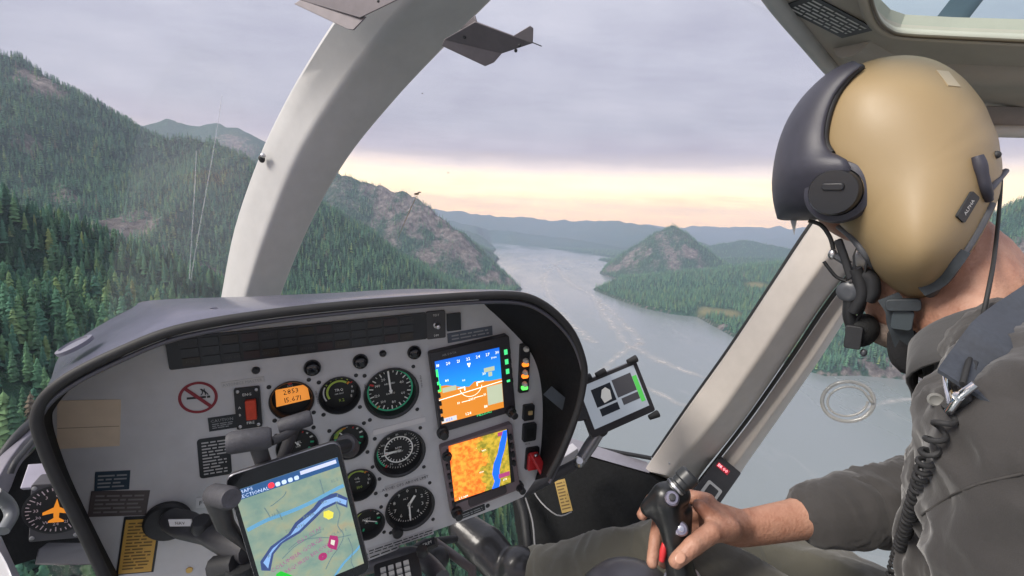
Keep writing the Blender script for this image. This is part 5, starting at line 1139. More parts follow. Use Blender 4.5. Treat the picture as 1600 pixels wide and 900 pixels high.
MB().tube(smoothpts([D(560,888,.78), D(600,876,.78), D(645,868,.77), D(672,884,.75), D(690,905,.72)], 4), .014, 10).build('tube_frame', mat('bracket_grey', (.07, .07, .08), .4, grain=.2), pd, smooth=50)
MB().tube([D(676,846,.86), D(706,866,.84), D(738,890,.8), D(738,930,.78)], [.009, .008, .008, .008], 8).build('lever', mat('lever_bronze', (.09, .075, .075), .45), pd, smooth=50)
MB().tube([D(640,862,.82), D(664,848,.84), D(712,842,.9)], .007, 8).build('lever', M_black, pd, smooth=50)
MB().ell(D(684,872,.82), (.02, .02, .02)).build('pivot', M_black, pd, smooth=60)
f, w, h = quad_frame([D(656,850,.80), D(678,840,.80), D(681,850,.79), D(659,861,.79)]); o = MB().box(f, 0, 0, w, h, -.01, .002).build('label_block', M_black, pd); MB().text(f, 0, 0, 'TRIM', h*.6, .0025).build('lettering', M_dw, o)

# ------------------------------------------------------------------ cyclic stick
cy = thing('cyclic_stick', 'black cyclic stick with silver buttons held in the pilot\'s right hand', 'cyclic stick', D(1075, 960, .66))
G = [D(1085,985,.66), D(1072,930,.66), D(1062,885,.66)]
M_grip = mat('grip_black', (.014, .015, .016), .32, grain=.3, gscale=120)
ax_ = (D(1078,742,.66)-D(1050,768,.66)).normalized()
MB().lathe(D(1050,768,.655), ax_, [(.014, 0), (.015, .012), (.0125, .014), (.0125, .020), (.0145, .022), (.0145, .034), (.012, .037), (0, .037)], 20).build('hat_switch', mat('hat_black', (.03, .033, .036), .4), cy, smooth=35)
MB().lathe(D(1050,768,.655), ax_, [(.0152, .006), (.0155, .0075), (.0152, .009)], 20, closed=False).build('collar', M_metal, cy, smooth=35)
nv = -D(1050,790,1).normalized()
M_sw = mat('switch_silver', (.30, .28, .34), .3, metal=.9)
b_ = D(1050,779,.630); MB().lathe(b_, nv+Vector((.1, 0, .3)), [(.0095, -.006), (.0095, .002), (.0075, .0035), (0, .0035)], 20).build('switch_plate', M_sw, cy, smooth=35)
MB().lathe(b_, nv+Vector((.1, 0, .3)), [(.0045, .003), (.0045, .009), (0, .010)], 12).build('button', M_black, cy, smooth=35)
b_ = D(1064,826,.640); MB().lathe(b_, nv, [(.0095, -.01), (.0095, .003), (.0075, .0045), (0, .0045)], 20).build('switch_plate', M_sw, cy, smooth=35); MB().lathe(b_, nv, [(.004, .004), (.004, .009), (0, .010)], 12).build('button', mat('button_steel', (.5, .5, .55), .25, metal=1), cy, smooth=35)
MB().tube([D(1040,845,.655), D(1036,862,.65), D(1034,876,.652)], [.004, .005, .004], 8).build('trigger', M_red, cy, smooth=50)
MB().ell(D(1045,843,.65), (.004, .004, .004), n_=8, m_=6).build('trigger_pin', M_red, cy)
MB().lathe(D(1066,905,.66), (G[1]-G[2]), [(.024, -.005), (.026, 0), (.026, .01), (.022, .014)], 20).build('collar', M_metal, cy, smooth=35)
MB().lathe(D(985,948,.68), Vector((0, 0, 1)), [(.075, -.06), (.075, 0.01), (.06, .03), (.035, .045), (0, .05)], 26).build('boot', mat('boot_dark', (.05, .05, .062), .35), cy, smooth=60)
# ------------------------------------------------------------------ the pilot
tmp_scene = bpy.data.scenes.new('bake')
def capsules(caps):
    """closed meshes for rounded cones (p, r, q, s) and ellipsoids (c, (rx,ry,rz), rot)"""
    mb = MB()
    for c in caps:
        if len(c) == 4:
            p, r, q_, s_ = Vector(c[0]), c[1], Vector(c[2]), c[3]; d = (q_-p); L = d.length; d.normalize(); u = d.orthogonal().normalized(); w = d.cross(u)
            prof = [(r*math.cos(a), -r*math.sin(a)) for a in [math.pi/2*(1-k/5) for k in range(6)]]
            prof = [(0.0008, -r)]+prof[1:]+[(r*(1-k/6)+s_*k/6, L*k/6) for k in range(1, 6)]+[(s_*math.cos(a), L+s_*math.sin(a)) for a in [math.pi/2*k/5 for k in range(5)]]+[(0.0008, L+s_)]
            mb.lathe(p, d, prof, 18)
        else: mb.ell(c[0], c[1], c[2], 22, 16)
    return mb
def fuse(caps, voxel, smooth_it=6):
    """one continuous skin over the shapes; returns verts, faces in cockpit axes"""
    mb = capsules(caps); me = bpy.data.meshes.new('fuse'); me.from_pydata([tuple(v) for v in mb.v], [], mb.f); me.update()
    bm = bmesh.new(); bm.from_mesh(me); bmesh.ops.recalc_face_normals(bm, faces=bm.faces); bm.to_mesh(me); bm.free()
    o = bpy.data.objects.new('fuse', me); tmp_scene.collection.objects.link(o)
    md = o.modifiers.new('r', 'REMESH'); md.mode = 'VOXEL'; md.voxel_size = voxel
    md = o.modifiers.new('s', 'SMOOTH'); md.iterations = smooth_it; md.factor = 0.5
    vl = tmp_scene.view_layers[0]; vl.update(); dg = vl.depsgraph; dg.update()
    ev = o.evaluated_get(dg); m2 = ev.to_mesh()
    vs = np.zeros(len(m2.vertices)*3); m2.vertices.foreach_get('co', vs); vn = np.zeros(len(m2.vertices)*3); m2.vertices.foreach_get('normal', vn)
    fs = [tuple(p.vertices) for p in m2.polygons]; ev.to_mesh_clear(); bpy.data.objects.remove(o); bpy.data.meshes.remove(me)
    return vs.reshape(-1, 3), vn.reshape(-1, 3), fs
def skin_obj(name, vs, fs, m, parent):
    mb = MB(); mb.v = [Vector(v) for v in vs]; mb.f = fs; mb.m = [0]*len(fs)
    return mb.build(name, m, parent, smooth=180)
gv, gn, gf = fuse([(D(1014,794,.664), .0125, D(1040,776,.655), .0200), (D(1040,776,.655), .0200, D(1058,772,.658), .0185), (D(1040,784,.655), .0215, D(1048,812,.655), .0185), (D(1048,812,.655), .0185, D(1056,850,.655), .0185), (D(1056,850,.655), .0185, D(1066,905,.658), .0205), (D(1066,905,.658), .022, D(1085,985,.66), .026), (D(1068,796,.662), .0125, D(1066,830,.660), .0125), (D(1030,800,.66), .014, D(1040,815,.66), .014)], .0035, 4)
skin_obj('grip', gv, gf, M_grip, cy)
# materials
M_skin = mat('skin', (.47, .262, .182), .5, vary=(.31, .135, .085), gscale=55, bump=.55, bscale=260)
def cloth(name, c, c2, fold=26, strength=.5):
    m = bpy.data.materials.new(name); m.use_nodes = True; t = NT(m.node_tree); b = t.n['Principled BSDF']
    oc = t.node('ShaderNodeTexCoord').outputs['Object']
    k1 = t.noise(oc, 9, 4, .6); weave = t.noise(oc, 900, 2, .5)
    mp = t.node('ShaderNodeMapping', Vector=oc, Scale=(1.0, 0.5, 0.42)); mp.inputs['Rotation'].default_value = (0.5, 0.35, 0.3)
    fo = t.noise(mp, fold, 3, .45)
    cs = t.mix(k1, c, c2); cs = t.mix(t.math('MULTIPLY', weave, .35), cs, tuple(x*.55 for x in c[:3])+(1,))
    t.put(b.inputs['Base Color'], cs); b.inputs['Roughness'].default_value = .85; b.inputs['Specular IOR Level'].default_value = .2; b.inputs['Sheen Weight'].default_value = .25
    b1 = t.node('ShaderNodeBump', Height=fo); b1.inputs['Strength'].default_value = strength; b1.inputs['Distance'].default_value = .012
    b2 = t.node('ShaderNodeBump', Height=weave); b2.inputs['Strength'].default_value = .25; b2.inputs['Distance'].default_value = .0006; t.l.new(b1.outputs[0], b2.inputs['Normal'])
    t.l.new(b2.outputs[0], b.inputs['Normal']); return m
M_shirt = cloth('shirt_charcoal', (.042, .040, .040, 1), (.066, .062, .060, 1), 22, .9)
M_pants = cloth('trousers_olive', (.115, .110, .090, 1), (.150, .143, .115, 1), 20, .7)
pilot = thing('person', 'pilot in tan flight helmet and charcoal shirt, one hand on the stick', 'person', (.66, .18, -.95))
# joints
hipL, hipR = Vector((.57, .13, -.66)), Vector((.77, .12, -.70))
kneeL, ankL = D(1060,868,.82), D(822,900,1.02); kneeR, ankR = Vector((.80, .52, -.785)), Vector((.66, .90, -1.10))
shL, elL = Vector((.505, .135, -.212)), Vector((.46, .07, -.52)); shR, elR = Vector((.85, .17, -.22)), Vector((.865, .31, -.50))
wrR = D(1160,824,.705); neckB = PXX(1545,525,.672)
hc = D(1392,288,.60); hn = -hc.normalized()                       # head: turned square to the lens
hv = Vector((0, 0, 1)); hv = (hv-hn*hv.dot(hn)).normalized(); hu = hn.cross(hv)*-1   # hu = face direction
if hu.y < 0: hu = -hu
def HP(px_, py_, lat=0.0):                                       # point on the head's middle plane, or off it towards the lens
    v = hray(px_, py_); p_ = v*(hc.dot(hn)/v.dot(hn)); return p_+hn*lat
rotH = Matrix((hu, hn, hv)).transposed()
hand = []
def fing(pts, rr):
    pp = [D(*p_) for p_ in pts]
    for i_ in range(len(pp)-1): hand.append((pp[i_], rr[i_], pp[i_+1], rr[i_+1]))
fing([(1106,782,.70),(1062,772,.725),(1018,780,.708),(1003,805,.682)], [.0115, .0105, .0095, .0085])     # index
fing([(1112,796,.71),(1066,806,.735),(1030,812,.708),(1024,845,.678),(1019,880,.668)], [.012, .011, .0105, .0100, .0088])
fing([(1118,812,.712),(1072,836,.735),(1040,846,.715),(1036,880,.69)], [.0115, .0105, .0098, .0088])
fing([(1124,828,.708),(1084,862,.725),(1056,872,.71),(1052,900,.695)], [.0105, .0095, .0088, .0078])
fing([(1140,826,.665),(1112,832,.645),(1084,852,.628),(1056,877,.622)], [.0165, .0140, .0125, .0105])       # thumb
palm = [(D(1108,800,.685), .017, D(1150,818,.70), .022), (D(1112,822,.682), .018, D(1152,830,.70), .022), (D(1102,788,.69), .013, D(1110,824,.69), .015), (D(1135,822,.675), .018, wrR, .024), (D(1092,790,.668), .010, D(1124,816,.668), .014)]
for pts in (((1158,812,.685),(1134,802,.675),(1108,790,.680)), ((1160,818,.682),(1136,812,.668),(1114,803,.672)), ((1160,826,.680),(1140,820,.662),(1122,826,.655))):
    fing(pts, [.0045, .0042, .0035])                                # tendons on the back of the hand
for p_, r_ in (((1106,784,.690), .0125), ((1112,798,.696), .0125), ((1084,851,.626), .0122), ((1112,832,.643), .0138)): hand.append((D(*p_), r_, D(p_[0]-3, p_[1]+2, p_[2]), r_))
wq = wrR*.75+elR*.25; tow = -wrR.normalized()
hand += [(wrR+tow*.0215+Vector((0, 0, .006)), .0035, wq+tow*.027+Vector((0, 0, -.004)), .0038), (wq+tow*.027+Vector((0, 0, -.004)), .0038, wrR*.5+elR*.5+tow*.031+Vector((0, 0, .004)), .0036), (wrR+Vector((0, 0, .017)), .010, wrR+Vector((.012, 0, .018)), .010)]
cuffP = wrR*.64+elR*.36; body = hand+palm
body += [(wrR, .0235, wrR*.75+elR*.25, .028), (wrR+Vector((0, 0, -.006)), .0225, wrR*.72+elR*.28, .030), (wrR*.75+elR*.25, .029, wrR*.4+elR*.6, .034), (wrR*.4+elR*.6, .034, elR, .036), (elR, .038, shR, .045)]
body += [(shR, .035, neckB, .045), (shL, .035, neckB, .045), (shL, .045, elL, .036), (elL, .036, Vector((.43, .26, -.72)), .026), (Vector((.43, .26, -.72)), .028, Vector((.43, .34, -.76)), .022)]
body += [(neckB, .055, HP(1478,400), .055), (HP(1500,420), .055, HP(1545,500), .058), (HP(1462,470), .035, HP(1500,540), .05)]
body += [(hc+hv*.01+hu*.012, (.082, .062, .088), rotH), (HP(1415,400), .052, HP(1410,470), .042), (HP(1410,470), .036, HP(1398,512), .024), (HP(1376,455), .024, HP(1384,500), .019), (HP(1365,440), .015, HP(1352,466), .012), (HP(1376,482), .012, HP(1380,492), .012)]
body += [(neckB, .05, Vector((.68, .16, -.36)), .09), (Vector((.68, .16, -.36)), .09, Vector((.68, .13, -.62)), .11), (hipL, .07, kneeL, .045), (kneeL, .045, ankL, .034), (hipR, .07, kneeR, .045), (kneeR, .045, ankR, .034), (ankL, .03, D(760,850,1.05), .026), (ankR, .034, ankR+Vector((0, .10, -.05)), .028)]
vs, vn, fs = fuse(body, .0042, 5)
skin = skin_obj('body', vs, fs, M_skin, pilot)
# nails, beard, eyes
tn = D(1063,872,.611); tdir = (D(1056,878,.62)-D(1084,852,.628)).normalized(); tn_n = -tn.normalized()
MB().ell(tn, (.0075, .0058, .0010), Matrix((tdir, tn_n.cross(tdir).normalized(), tn_n)).transposed()).build('thumb_nail', mat('nail', (.50, .27, .185), .3), skin, smooth=60)
for lat in (-.032, .032): MB().ell(HP(1352,400,lat), (.012, .012, .012)).build('eye', mat('eye_white', (.7, .68, .65), .2), skin, smooth=60)
vb, vnb, fb = fuse([(HP(1392,512), .0285, HP(1412,528), .022), (HP(1400,500), .030, HP(1420,520), .026)], .004, 4)
skin_obj('beard', vb, fb, mat('beard_grey', (.27, .21, .175), .9, grain=.45, gscale=220, bump=.8, bscale=700), pilot)
# shirt
sh = [(Vector((.68, .125, -.68)), .140, Vector((.68, .150, -.53)), .128), (Vector((.68, .150, -.53)), .128, Vector((.68, .168, -.36)), .120), (Vector((.68, .168, -.36)), .120, Vector((.68, .20, -.26)), .088),
      (shL, .070, Vector((.63, .20, -.205)), .062), (shR, .070, Vector((.73, .20, -.205)), .062), (Vector((.60, .165, -.33)), .088, Vector((.77, .165, -.33)), .092),
      (shL, .075, shL*.5+elL*.5, .067), (shL*.5+elL*.5, .067, elL, .062), (elL, .060, Vector((.43, .22, -.67)), .045),
      (shR, .075, elR, .058), (elR, .055, cuffP*.6+elR*.4, .048), (cuffP*.6+elR*.4, .048, cuffP, .038),
      (neckB-(HP(1478,400)-neckB).normalized()*.03, .058, Vector((.68, .19, -.26)), .08)]
vs, vn, fs = fuse(sh, .006, 8)
# folds pressed into the cloth: at the elbow, across the belly, down from the shoulder
def fold(P_, N_, amp, scale, dirn, seed):
    d_ = Vector(dirn).normalized(); out_ = np.zeros(len(P_)); dv = np.array(d_)
    for i_, p_ in enumerate(P_):
        q_ = p_-dv*np.dot(p_, dv)*.72
        out_[i_] = mnoise.noise(Vector(q_)*scale+Vector((seed, seed*2, 0)))
    return P_+N_*(amp*(1-2.2*np.abs(out_))[:, None])
vs = fold(vs, vn, .0085, 15, (.25, -.3, .9), 3.1); vs = fold(vs, vn, .0050, 34, (-.6, .4, .7), 8.7); vs = fold(vs, vn, .0018, 80, (.3, .5, .8), 4.2)
shirt = skin_obj('shirt', vs, fs, M_shirt, pilot)
from mathutils.bvhtree import BVHTree
SBV = BVHTree.FromPolygons([Vector(v) for v in vs], fs)
def SH(px_, py_, off=.004, dflt=.5):                              # a point resting on the shirt where a pixel sees it
    d_ = hray(px_, py_).normalized(); hit_ = SBV.ray_cast(Vector((0, 0, 0)), d_)
    return hit_[0]-d_*off if hit_[0] is not None else hray(px_, py_)*dflt
# rolled cuff
ca = (wrR-elR).normalized()
cv_, cn_, cf_ = fuse([(cuffP+ca*-.012, .0475, cuffP+ca*.002, .0455), (cuffP+ca*-.045, .0535, cuffP+ca*-.010, .0490)], .004, 4)
cv_ = fold(cv_, cn_, .003, 30, tuple(ca.orthogonal()), 5.0); skin_obj('rolled_cuff', cv_, cf_, M_shirt, shirt)
# collar, placket, buttons, sleeve seam
def strip(name, pts, wdir, wd, th, m, parent, k=4):
    pp = smoothpts(pts, k); rows = []
    for i_, p_ in enumerate(pp):
        t_ = (pp[min(i_+1, len(pp)-1)]-pp[max(i_-1, 0)]).normalized(); ww = wdir[min(i_*len(wdir)//len(pp), len(wdir)-1)] if isinstance(wdir, list) else wdir
        ww = (ww-t_*ww.dot(t_)).normalized()*wd/2; nn = t_.cross(ww).normalized()*th/2
        rows.append([p_-ww-nn, p_-ww*.9+nn, p_+ww*.9+nn, p_+ww-nn])
    mb = MB().loft(rows, True); mb.f += [(0, 1, 2, 3), tuple(len(mb.v)-4+k_ for k_ in range(4))]; mb.m += [0, 0]
    return mb.build(name, m, parent, smooth=50)
M_collar = cloth('shirt_collar', (.060, .060, .062, 1), (.080, .079, .080, 1), 30, .4)
NBc = neckB; ca_ = (HP(1478,400)-neckB).normalized(); neckC = neckB-ca_*.026; cu_ = ca_.orthogonal(); cu_ = Vector((1, 0, 0)); cu_ = (cu_-ca_*cu_.dot(ca_)).normalized(); cw_ = ca_.cross(cu_)
if cw_.y < 0: cw_ = -cw_
rings = []
for rr_, hh, fl in ((.057, .000, 0), (.060, .028, 0), (.064, .032, 0), (.070, .026, .2), (.080, .004, .7), (.088, -.018, 1)):
    row = []
    for k_ in range(41):
        a_ = math.radians(100+340*k_/40); gap = abs(k_/20-1)                   # open at the throat
        row.append(neckC+(cu_*math.cos(a_)+cw_*math.sin(a_))*(rr_+.006*math.sin(a_*5)*fl)+ca_*(hh-.014*fl*gap**6))
    rings.append(row)
MB().loft(rings).build('collar', M_collar, shirt, smooth=60, solid=.003)
bm_ = mat('shirt_button', (.20, .20, .19), .35)
for px_, py_, d_ in ((1507,538,.505),(1462,624,.53)): MB().lathe(SH(px_, py_, .002), hn, [(.0055, 0), (.0055, .0015), (.004, .002), (.003, .0014), (0, .0014)], 14).build('button', bm_, shirt, smooth=40)
# trousers and boots
tv, tn_, tf_ = fuse([(hipL, .090, kneeL, .060), (kneeL, .060, ankL*.5+kneeL*.5, .052), (kneeL*.5+ankL*.5, .052, ankL*.97+kneeL*.03, .045), (hipR, .095, kneeR, .068), (kneeR, .068, ankR, .055), (Vector((.665, .10, -.68)), .135, Vector((.665, .12, -.62)), .13)], .006, 8)
tv = fold(tv, tn_, .0075, 15, (-.3, .9, -.2), 1.3); tv = fold(tv, tn_, .004, 34, (.8, .5, .2), 6.1)
skin_obj('trousers', tv, tf_, M_pants, pilot)
M_boot = mat('boot_leather', (.014, .014, .016), .40, grain=.3, gscale=60, bump=.4, bscale=90, coat=.3)
M_sole = mat('boot_sole', (.02, .02, .02), .8)
def boot(a, toe):   # ankle and toe
    fwd = (toe-a).normalized(); up = Vector((0, 0, 1)); side_ = fwd.cross(up).normalized(); up = side_.cross(fwd)
    bv, bn, bf = fuse([(a+up*.02-fwd*.02, .042, a-up*.02, .040), (a-up*.02, .041, a*.5+toe*.5-up*.01, .046), (a*.5+toe*.5-up*.012, .046, toe-up*.015, .036), (a*.5+toe*.5-up*.025+side_*.008, .04, toe-up*.02+side_*.01, .034)], .005, 6)
    return skin_obj('boot', bv, bf, M_boot, pilot)
boot(D(796,884,1.02), D(726,818,1.08)); boot(ankR+Vector((0, .02, -.01)), ankR+Vector((0, .22, -.04)))
MB().lathe(ankL*.99+kneeL*.01, (ankL-kneeL), [(.040, -.01), (.041, .018), (.036, .03)], 20).build('sock', mat('sock_grey', (.38, .37, .36), .9, grain=.2), pilot, smooth=60)
# ---- flight helmet: outline measured round the ear, swelling to the sides
out_px = [(1420,90),(1455,96),(1488,114),(1520,146),(1544,190),(1558,238),(1560,280),(1550,322),(1532,356),(1508,395),(1480,432),(1455,462),(1436,470),(1412,462),(1384,440),(1356,402),(1330,368),(1304,346),(1282,320),(1268,280),(1266,235),(1274,190),(1292,148),(1318,118),(1350,101),(1386,92)]
cen = Vector((1415, 275))
angs = []; rads = []
C0 = HP(cen.x, cen.y)
for x_, y_ in out_px:
    p_ = HP(x_, y_)-C0; angs.append(math.atan2(p_.dot(hv), p_.dot(hu))); rads.append(p_.length)
oo = sorted(zip(angs, rads)); an_ = np.array([a for a, _ in oo]); ra_ = np.array([r for _, r in oo])
an3 = np.concatenate([an_-2*np.pi, an_, an_+2*np.pi]); ra3 = np.concatenate([ra_]*3)
NTH, NPH = 144, 56
th = np.linspace(-np.pi, np.pi, NTH, endpoint=False); Rt = np.interp(th, an3, ra3)
for _ in range(4): Rt = (np.roll(Rt, 1)+2*Rt+np.roll(Rt, -1))/4
HWD = 0.118
def ear(u, v):                                                  # the ear cup swells out of the shell
    return .034*math.exp(-(((u+.020)/.060)**2+((v+.090)/.056)**2)) + .012*math.exp(-(((u+.035)/.05)**2+((v+.03)/.06)**2))
def shell_pt(thv, R_, ph):
    s_ = math.sin(ph)**.82; c_ = math.copysign(abs(math.cos(ph))**.92, math.cos(ph))
    u, v = math.cos(thv)*R_*s_, math.sin(thv)*R_*s_
    w = HWD*c_; k_ = ear(u, v)*min(1, abs(c_)*2.2); w += math.copysign(k_, c_) if abs(c_) > 1e-6 else 0
    if v < -.05: w *= 1-.9*max(0, (-v-.12))                         # tucks in below the ear
    return C0+hu*u+hv*v+hn*w
mb = MB(); vs = []
for j_ in range(NPH+1):
    ph = math.pi*j_/NPH
    for i_ in range(NTH): vs.append(shell_pt(th[i_], Rt[i_], ph))
fs = []
for j_ in range(NPH):
    for i_ in range(NTH):
        i2 = (i_+1) % NTH; a = th[i_]; lat = abs((vs[j_*NTH+i_]-C0).dot(hn))
        if -2.55 < math.atan2(math.sin(a+1.2), math.cos(a+1.2))-0 < 0 and False: continue
        deg = math.degrees(a)
        if -100 < deg < -12 and lat < .066: continue               # the opening for the face and neck
        fs.append((j_*NTH+i_, (j_+1)*NTH+i_, (j_+1)*NTH+i2, j_*NTH+i2))
mb.add(vs, fs)
M_tanh = bpy.data.materials.new('helmet_tan'); M_tanh.use_nodes = True; t = NT(M_tanh.node_tree); b = t.n['Principled BSDF']
oc = t.node('ShaderNodeTexCoord').outputs['Object']; k1 = t.noise(oc, 14, 4, .6); k2 = t.noise(oc, 260, 3, .6)
t.put(b.inputs['Base Color'], t.mix(t.math('MULTIPLY', k1, .5), (.335, .245, .130, 1), (.275, .198, .105, 1))); t.put(b.inputs['Roughness'], t.math('ADD', .40, t.math('MULTIPLY', t.noise(oc, 45, 6, .7), .16))); b.inputs['Specular IOR Level'].default_value = .5
bp = t.node('ShaderNodeBump', Height=k2); bp.inputs['Strength'].default_value = .06; bp.inputs['Distance'].default_value = .001; t.l.new(bp.outputs[0], b.inputs['Normal'])
helm = mb.build('helmet', M_tanh, pilot, smooth=180)
def lat_at(p_):                                                 # how far the shell stands off the middle plane at a point of it
    u, v = (p_-C0).dot(hu), (p_-C0).dot(hv); rr_ = math.hypot(u, v); a = math.atan2(v, u); R_ = float(np.interp(a, th, Rt))
    k_ = min(rr_/R_, .9999)**(1/.82); ph = math.asin(min(k_, 1)); return (shell_pt(a, R_, ph)-C0).dot(hn)
def on_shell(px_, py_, off=0.0):                                  # the point of the near shell seen at a pixel
    v = hray(px_, py_); p_ = HP(px_, py_)
    for _ in range(12):
        l_ = lat_at(p_)+off; q_ = v*((hc.dot(hn)+l_)/v.dot(hn)); p_ = q_-hn*l_
    return p_+hn*l_
# visor housing: from the crown and brow line back to the edge in front of the ear
S_px = [(1330,108),(1306,117),(1278,138),(1252,166),(1232,200),(1219,240),(1213,285),(1215,318),(1219,340)]
E_px = [(1346,106),(1326,122),(1304,150),(1291,185),(1288,220),(1300,243),(1330,262),(1300,330),(1262,340)]
ns_ = 24
S_ = smoothpts([HP(*p_) for p_ in S_px], 3); En = [on_shell(*p_, .009) for p_ in E_px]; E_ = smoothpts(En, 3)
rows = []
for k_ in range(19):
    t_ = k_/18; row = []
    for s_, e_ in zip(S_, E_):
        le = (e_-C0).dot(hn)-(s_-C0).dot(hn); e0 = e_-hn*le
        row.append(s_+(e0-s_)*(1-math.cos(t_*math.pi/2))**.95+hn*le*math.sin(t_*math.pi/2))
    rows.append(row)
mir = lambda p_: p_-hn*2*(p_-C0).dot(hn)
full = [[mir(p_) for p_ in r_] for r_ in rows[::-1]]+rows[1:]
M_vis = mat('visor_housing_slate', (.042, .042, .058), .5, grain=.15, gscale=60, bump=.15, bscale=900)
vis = MB().loft(full).build('visor_housing', M_vis, helm, smooth=180, solid=-.004)
MB().tube(smoothpts([on_shell(*p_, .006) for p_ in [(1347,104),(1327,121),(1306,150),(1293,185),(1289,220),(1299,240)]], 4), [.004]*21, 8).build('visor_gasket', M_black, helm, smooth=60)
kc = on_shell(1308,300,.010)
kax = (hn+hu*.22).normalized()
kb_ = MB().lathe(kc-kax*.014, kax, [(.036, 0), (.0365, .010), (.034, .016), (.0275, .019), (.0265, .016)], 36).build('visor_pivot', M_vis, helm, smooth=35)
MB().lathe(kc-kax*.014, kax, [(.0265, .012), (.0265, .026), (.0245, .029), (0, .030)], 32).build('visor_knob', mat('knob_black', (.016, .017, .02), .3), helm, smooth=35)
kf = Frame(kc+kax*.0165, hu-kax*hu.dot(kax), hv); MB().box(kf, .0, .006, .022, .008, -.002, .002, r=.003).build('knob_grip', mat('knob_black', (.016, .017, .02), .3), helm, smooth=30, bevel=.001)
MB().lathe(kf.o+kf.n*.004, kf.n, [(.0022, 0), (.0022, .001), (0, .001)], 10).build('screw', M_grey, helm)
MB().prism([HP(1236,338,.01), HP(1248,338,.01), HP(1243,366,.01)], hn*.003).build('visor_tab', mat('visor_clear', (.35, .36, .37), .1), helm)
# rim, rear latch, label, microphone
MB().tube(smoothpts([on_shell(*p_, .001) for p_ in [(1300,346),(1330,369),(1356,403),(1384,441),(1412,461),(1436,467),(1455,459),(1480,429),(1508,392),(1532,352),(1549,318)]], 4), .0042, 8).build('edge_trim', mat('helmet_trim_grey', (.10, .105, .115), .5), helm, smooth=60)
MB().tube(smoothpts([on_shell(1527,244,.004), on_shell(1534,268,.005), on_shell(1540,292,.006), on_shell(1545,312,.004)], 4), [.005, .0055, .006, .006, .0055, .005, .005, .005, .005, .005, .005, .004, .004], 10).build('rear_strap', M_vis, helm, smooth=60)
MB().tube(smoothpts([on_shell(1540,305,.005), on_shell(1552,290,.004), HP(1566,268,.02)], 4), .0032, 8).build('rear_strap', M_vis, helm, smooth=60)
f, w, h = quad_frame([on_shell(1495,335,.0015), on_shell(1519,297,.0015), on_shell(1528,310,.0015), on_shell(1504,352,.0015)])
o = MB().box(f, 0, 0, w, h, -.002, .0012, r=.002).build('helmet_label', M_pb, helm); MB().text(f, 0, 0, 'ALPHA', h*.42, .0018).build('lettering', M_white, helm)
f, w, h = quad_frame([on_shell(1462,110,.0006), on_shell(1482,112,.0006), on_shell(1500,136,.0006), on_shell(1482,134,.0006)]); MB().box(f, 0, 0, w, h, -.003, .0006).build('reflective_patch', mat('patch_pale', (.45, .36, .23), .3), helm)
MB().ell(on_shell(1557,242,.001), (.004, .004, .004)).build('rivet', M_black, helm)
mc = helm
def pt(x_, y_, o_=.03): return HP(1260+x_*220/825, 340+y_*240/900, o_)
MB().tube(smoothpts([pt(40,5,.05), pt(110,30,.05), pt(160,95,.052), pt(180,160,.055)], 4), .0026, 8).build('visor_cord', M_rubber, helm, smooth=60)
MB().prism([pt(185,110,.06), pt(230,95,.06), pt(265,190,.06), pt(300,300,.06), pt(260,330,.06), pt(220,200,.06)], hn*.008).build('microphone_bracket', M_black, helm, smooth=30, bevel=.002)
MB().tube([pt(300,300,.066), pt(296,190,.07), pt(308,145,.07), pt(368,205,.07), pt(352,300,.066)], .0016, 6).build('wire_bail', M_black, helm, smooth=60)
MB().tube(smoothpts([pt(130,225,.06), pt(160,265,.06), pt(200,310,.06), pt(250,330,.06)], 3), .0022, 6).build('wire_bail', M_black, helm, smooth=60)
MB().ell(pt(178,185,.062), (.005, .005, .007)).build('boom_joint', M_metal, helm, smooth=60)
MB().tube([pt(190,190,.062), pt(270,240,.062)], .0045, 8).build('boom_joint', mat('lever_grey2', (.06, .065, .075), .35), helm, smooth=60)
MB().tube(smoothpts([pt(340,290,.06), pt(385,320,.06), pt(395,390,.058), pt(370,430,.055)], 4), .009, 10).build('boom_arm', M_black, helm, smooth=60)
MB().tube(smoothpts([pt(300,260,.064), pt(330,340,.062), pt(335,410,.06), pt(290,500,.055)], 4), .0075, 10).build('boom_arm', M_black, helm, smooth=60)
MB().lathe(pt(265,390,.055), hn+hu*.3, [(.0125, -.006), (.0125, .006), (.010, .008), (.004, .009), (0, .008)], 18).build('boom_disc', mat('lever_grey2', (.06, .065, .075), .35), helm, smooth=40)
MB().tube(smoothpts([pt(275,420,.055), pt(265,520,.05), pt(280,590,.045), pt(290,640,.04)], 4), .0075, 10).build('boom_arm', M_black, helm, smooth=60)
MB().tube(smoothpts([pt(360,430,.05), pt(340,500,.05), pt(300,560,.05), pt(280,640,.045)], 4), .002, 6).build('microphone_cord', M_rubber, helm, smooth=60)
MB().ell(pt(335,625,.035), (.024, .016, .022)).build('microphone', mat('foam_black', (.016, .017, .018), .9, bump=.8, bscale=900), helm, smooth=60)
MB().box(Frame(pt(290,640,.05), hu, hv), 0, 0, .018, .030, -.01, .008, r=.003).build('microphone_clamp', M_black, helm, smooth=30, bevel=.001)
for x_, y_ in ((255,680), (345,730), (265,520)): MB().ell(pt(x_, y_, .052), (.0042, .0042, .005), n_=8, m_=6).build('clamp_screw', mat('lever_grey2', (.06, .065, .075), .35), helm, smooth=60)
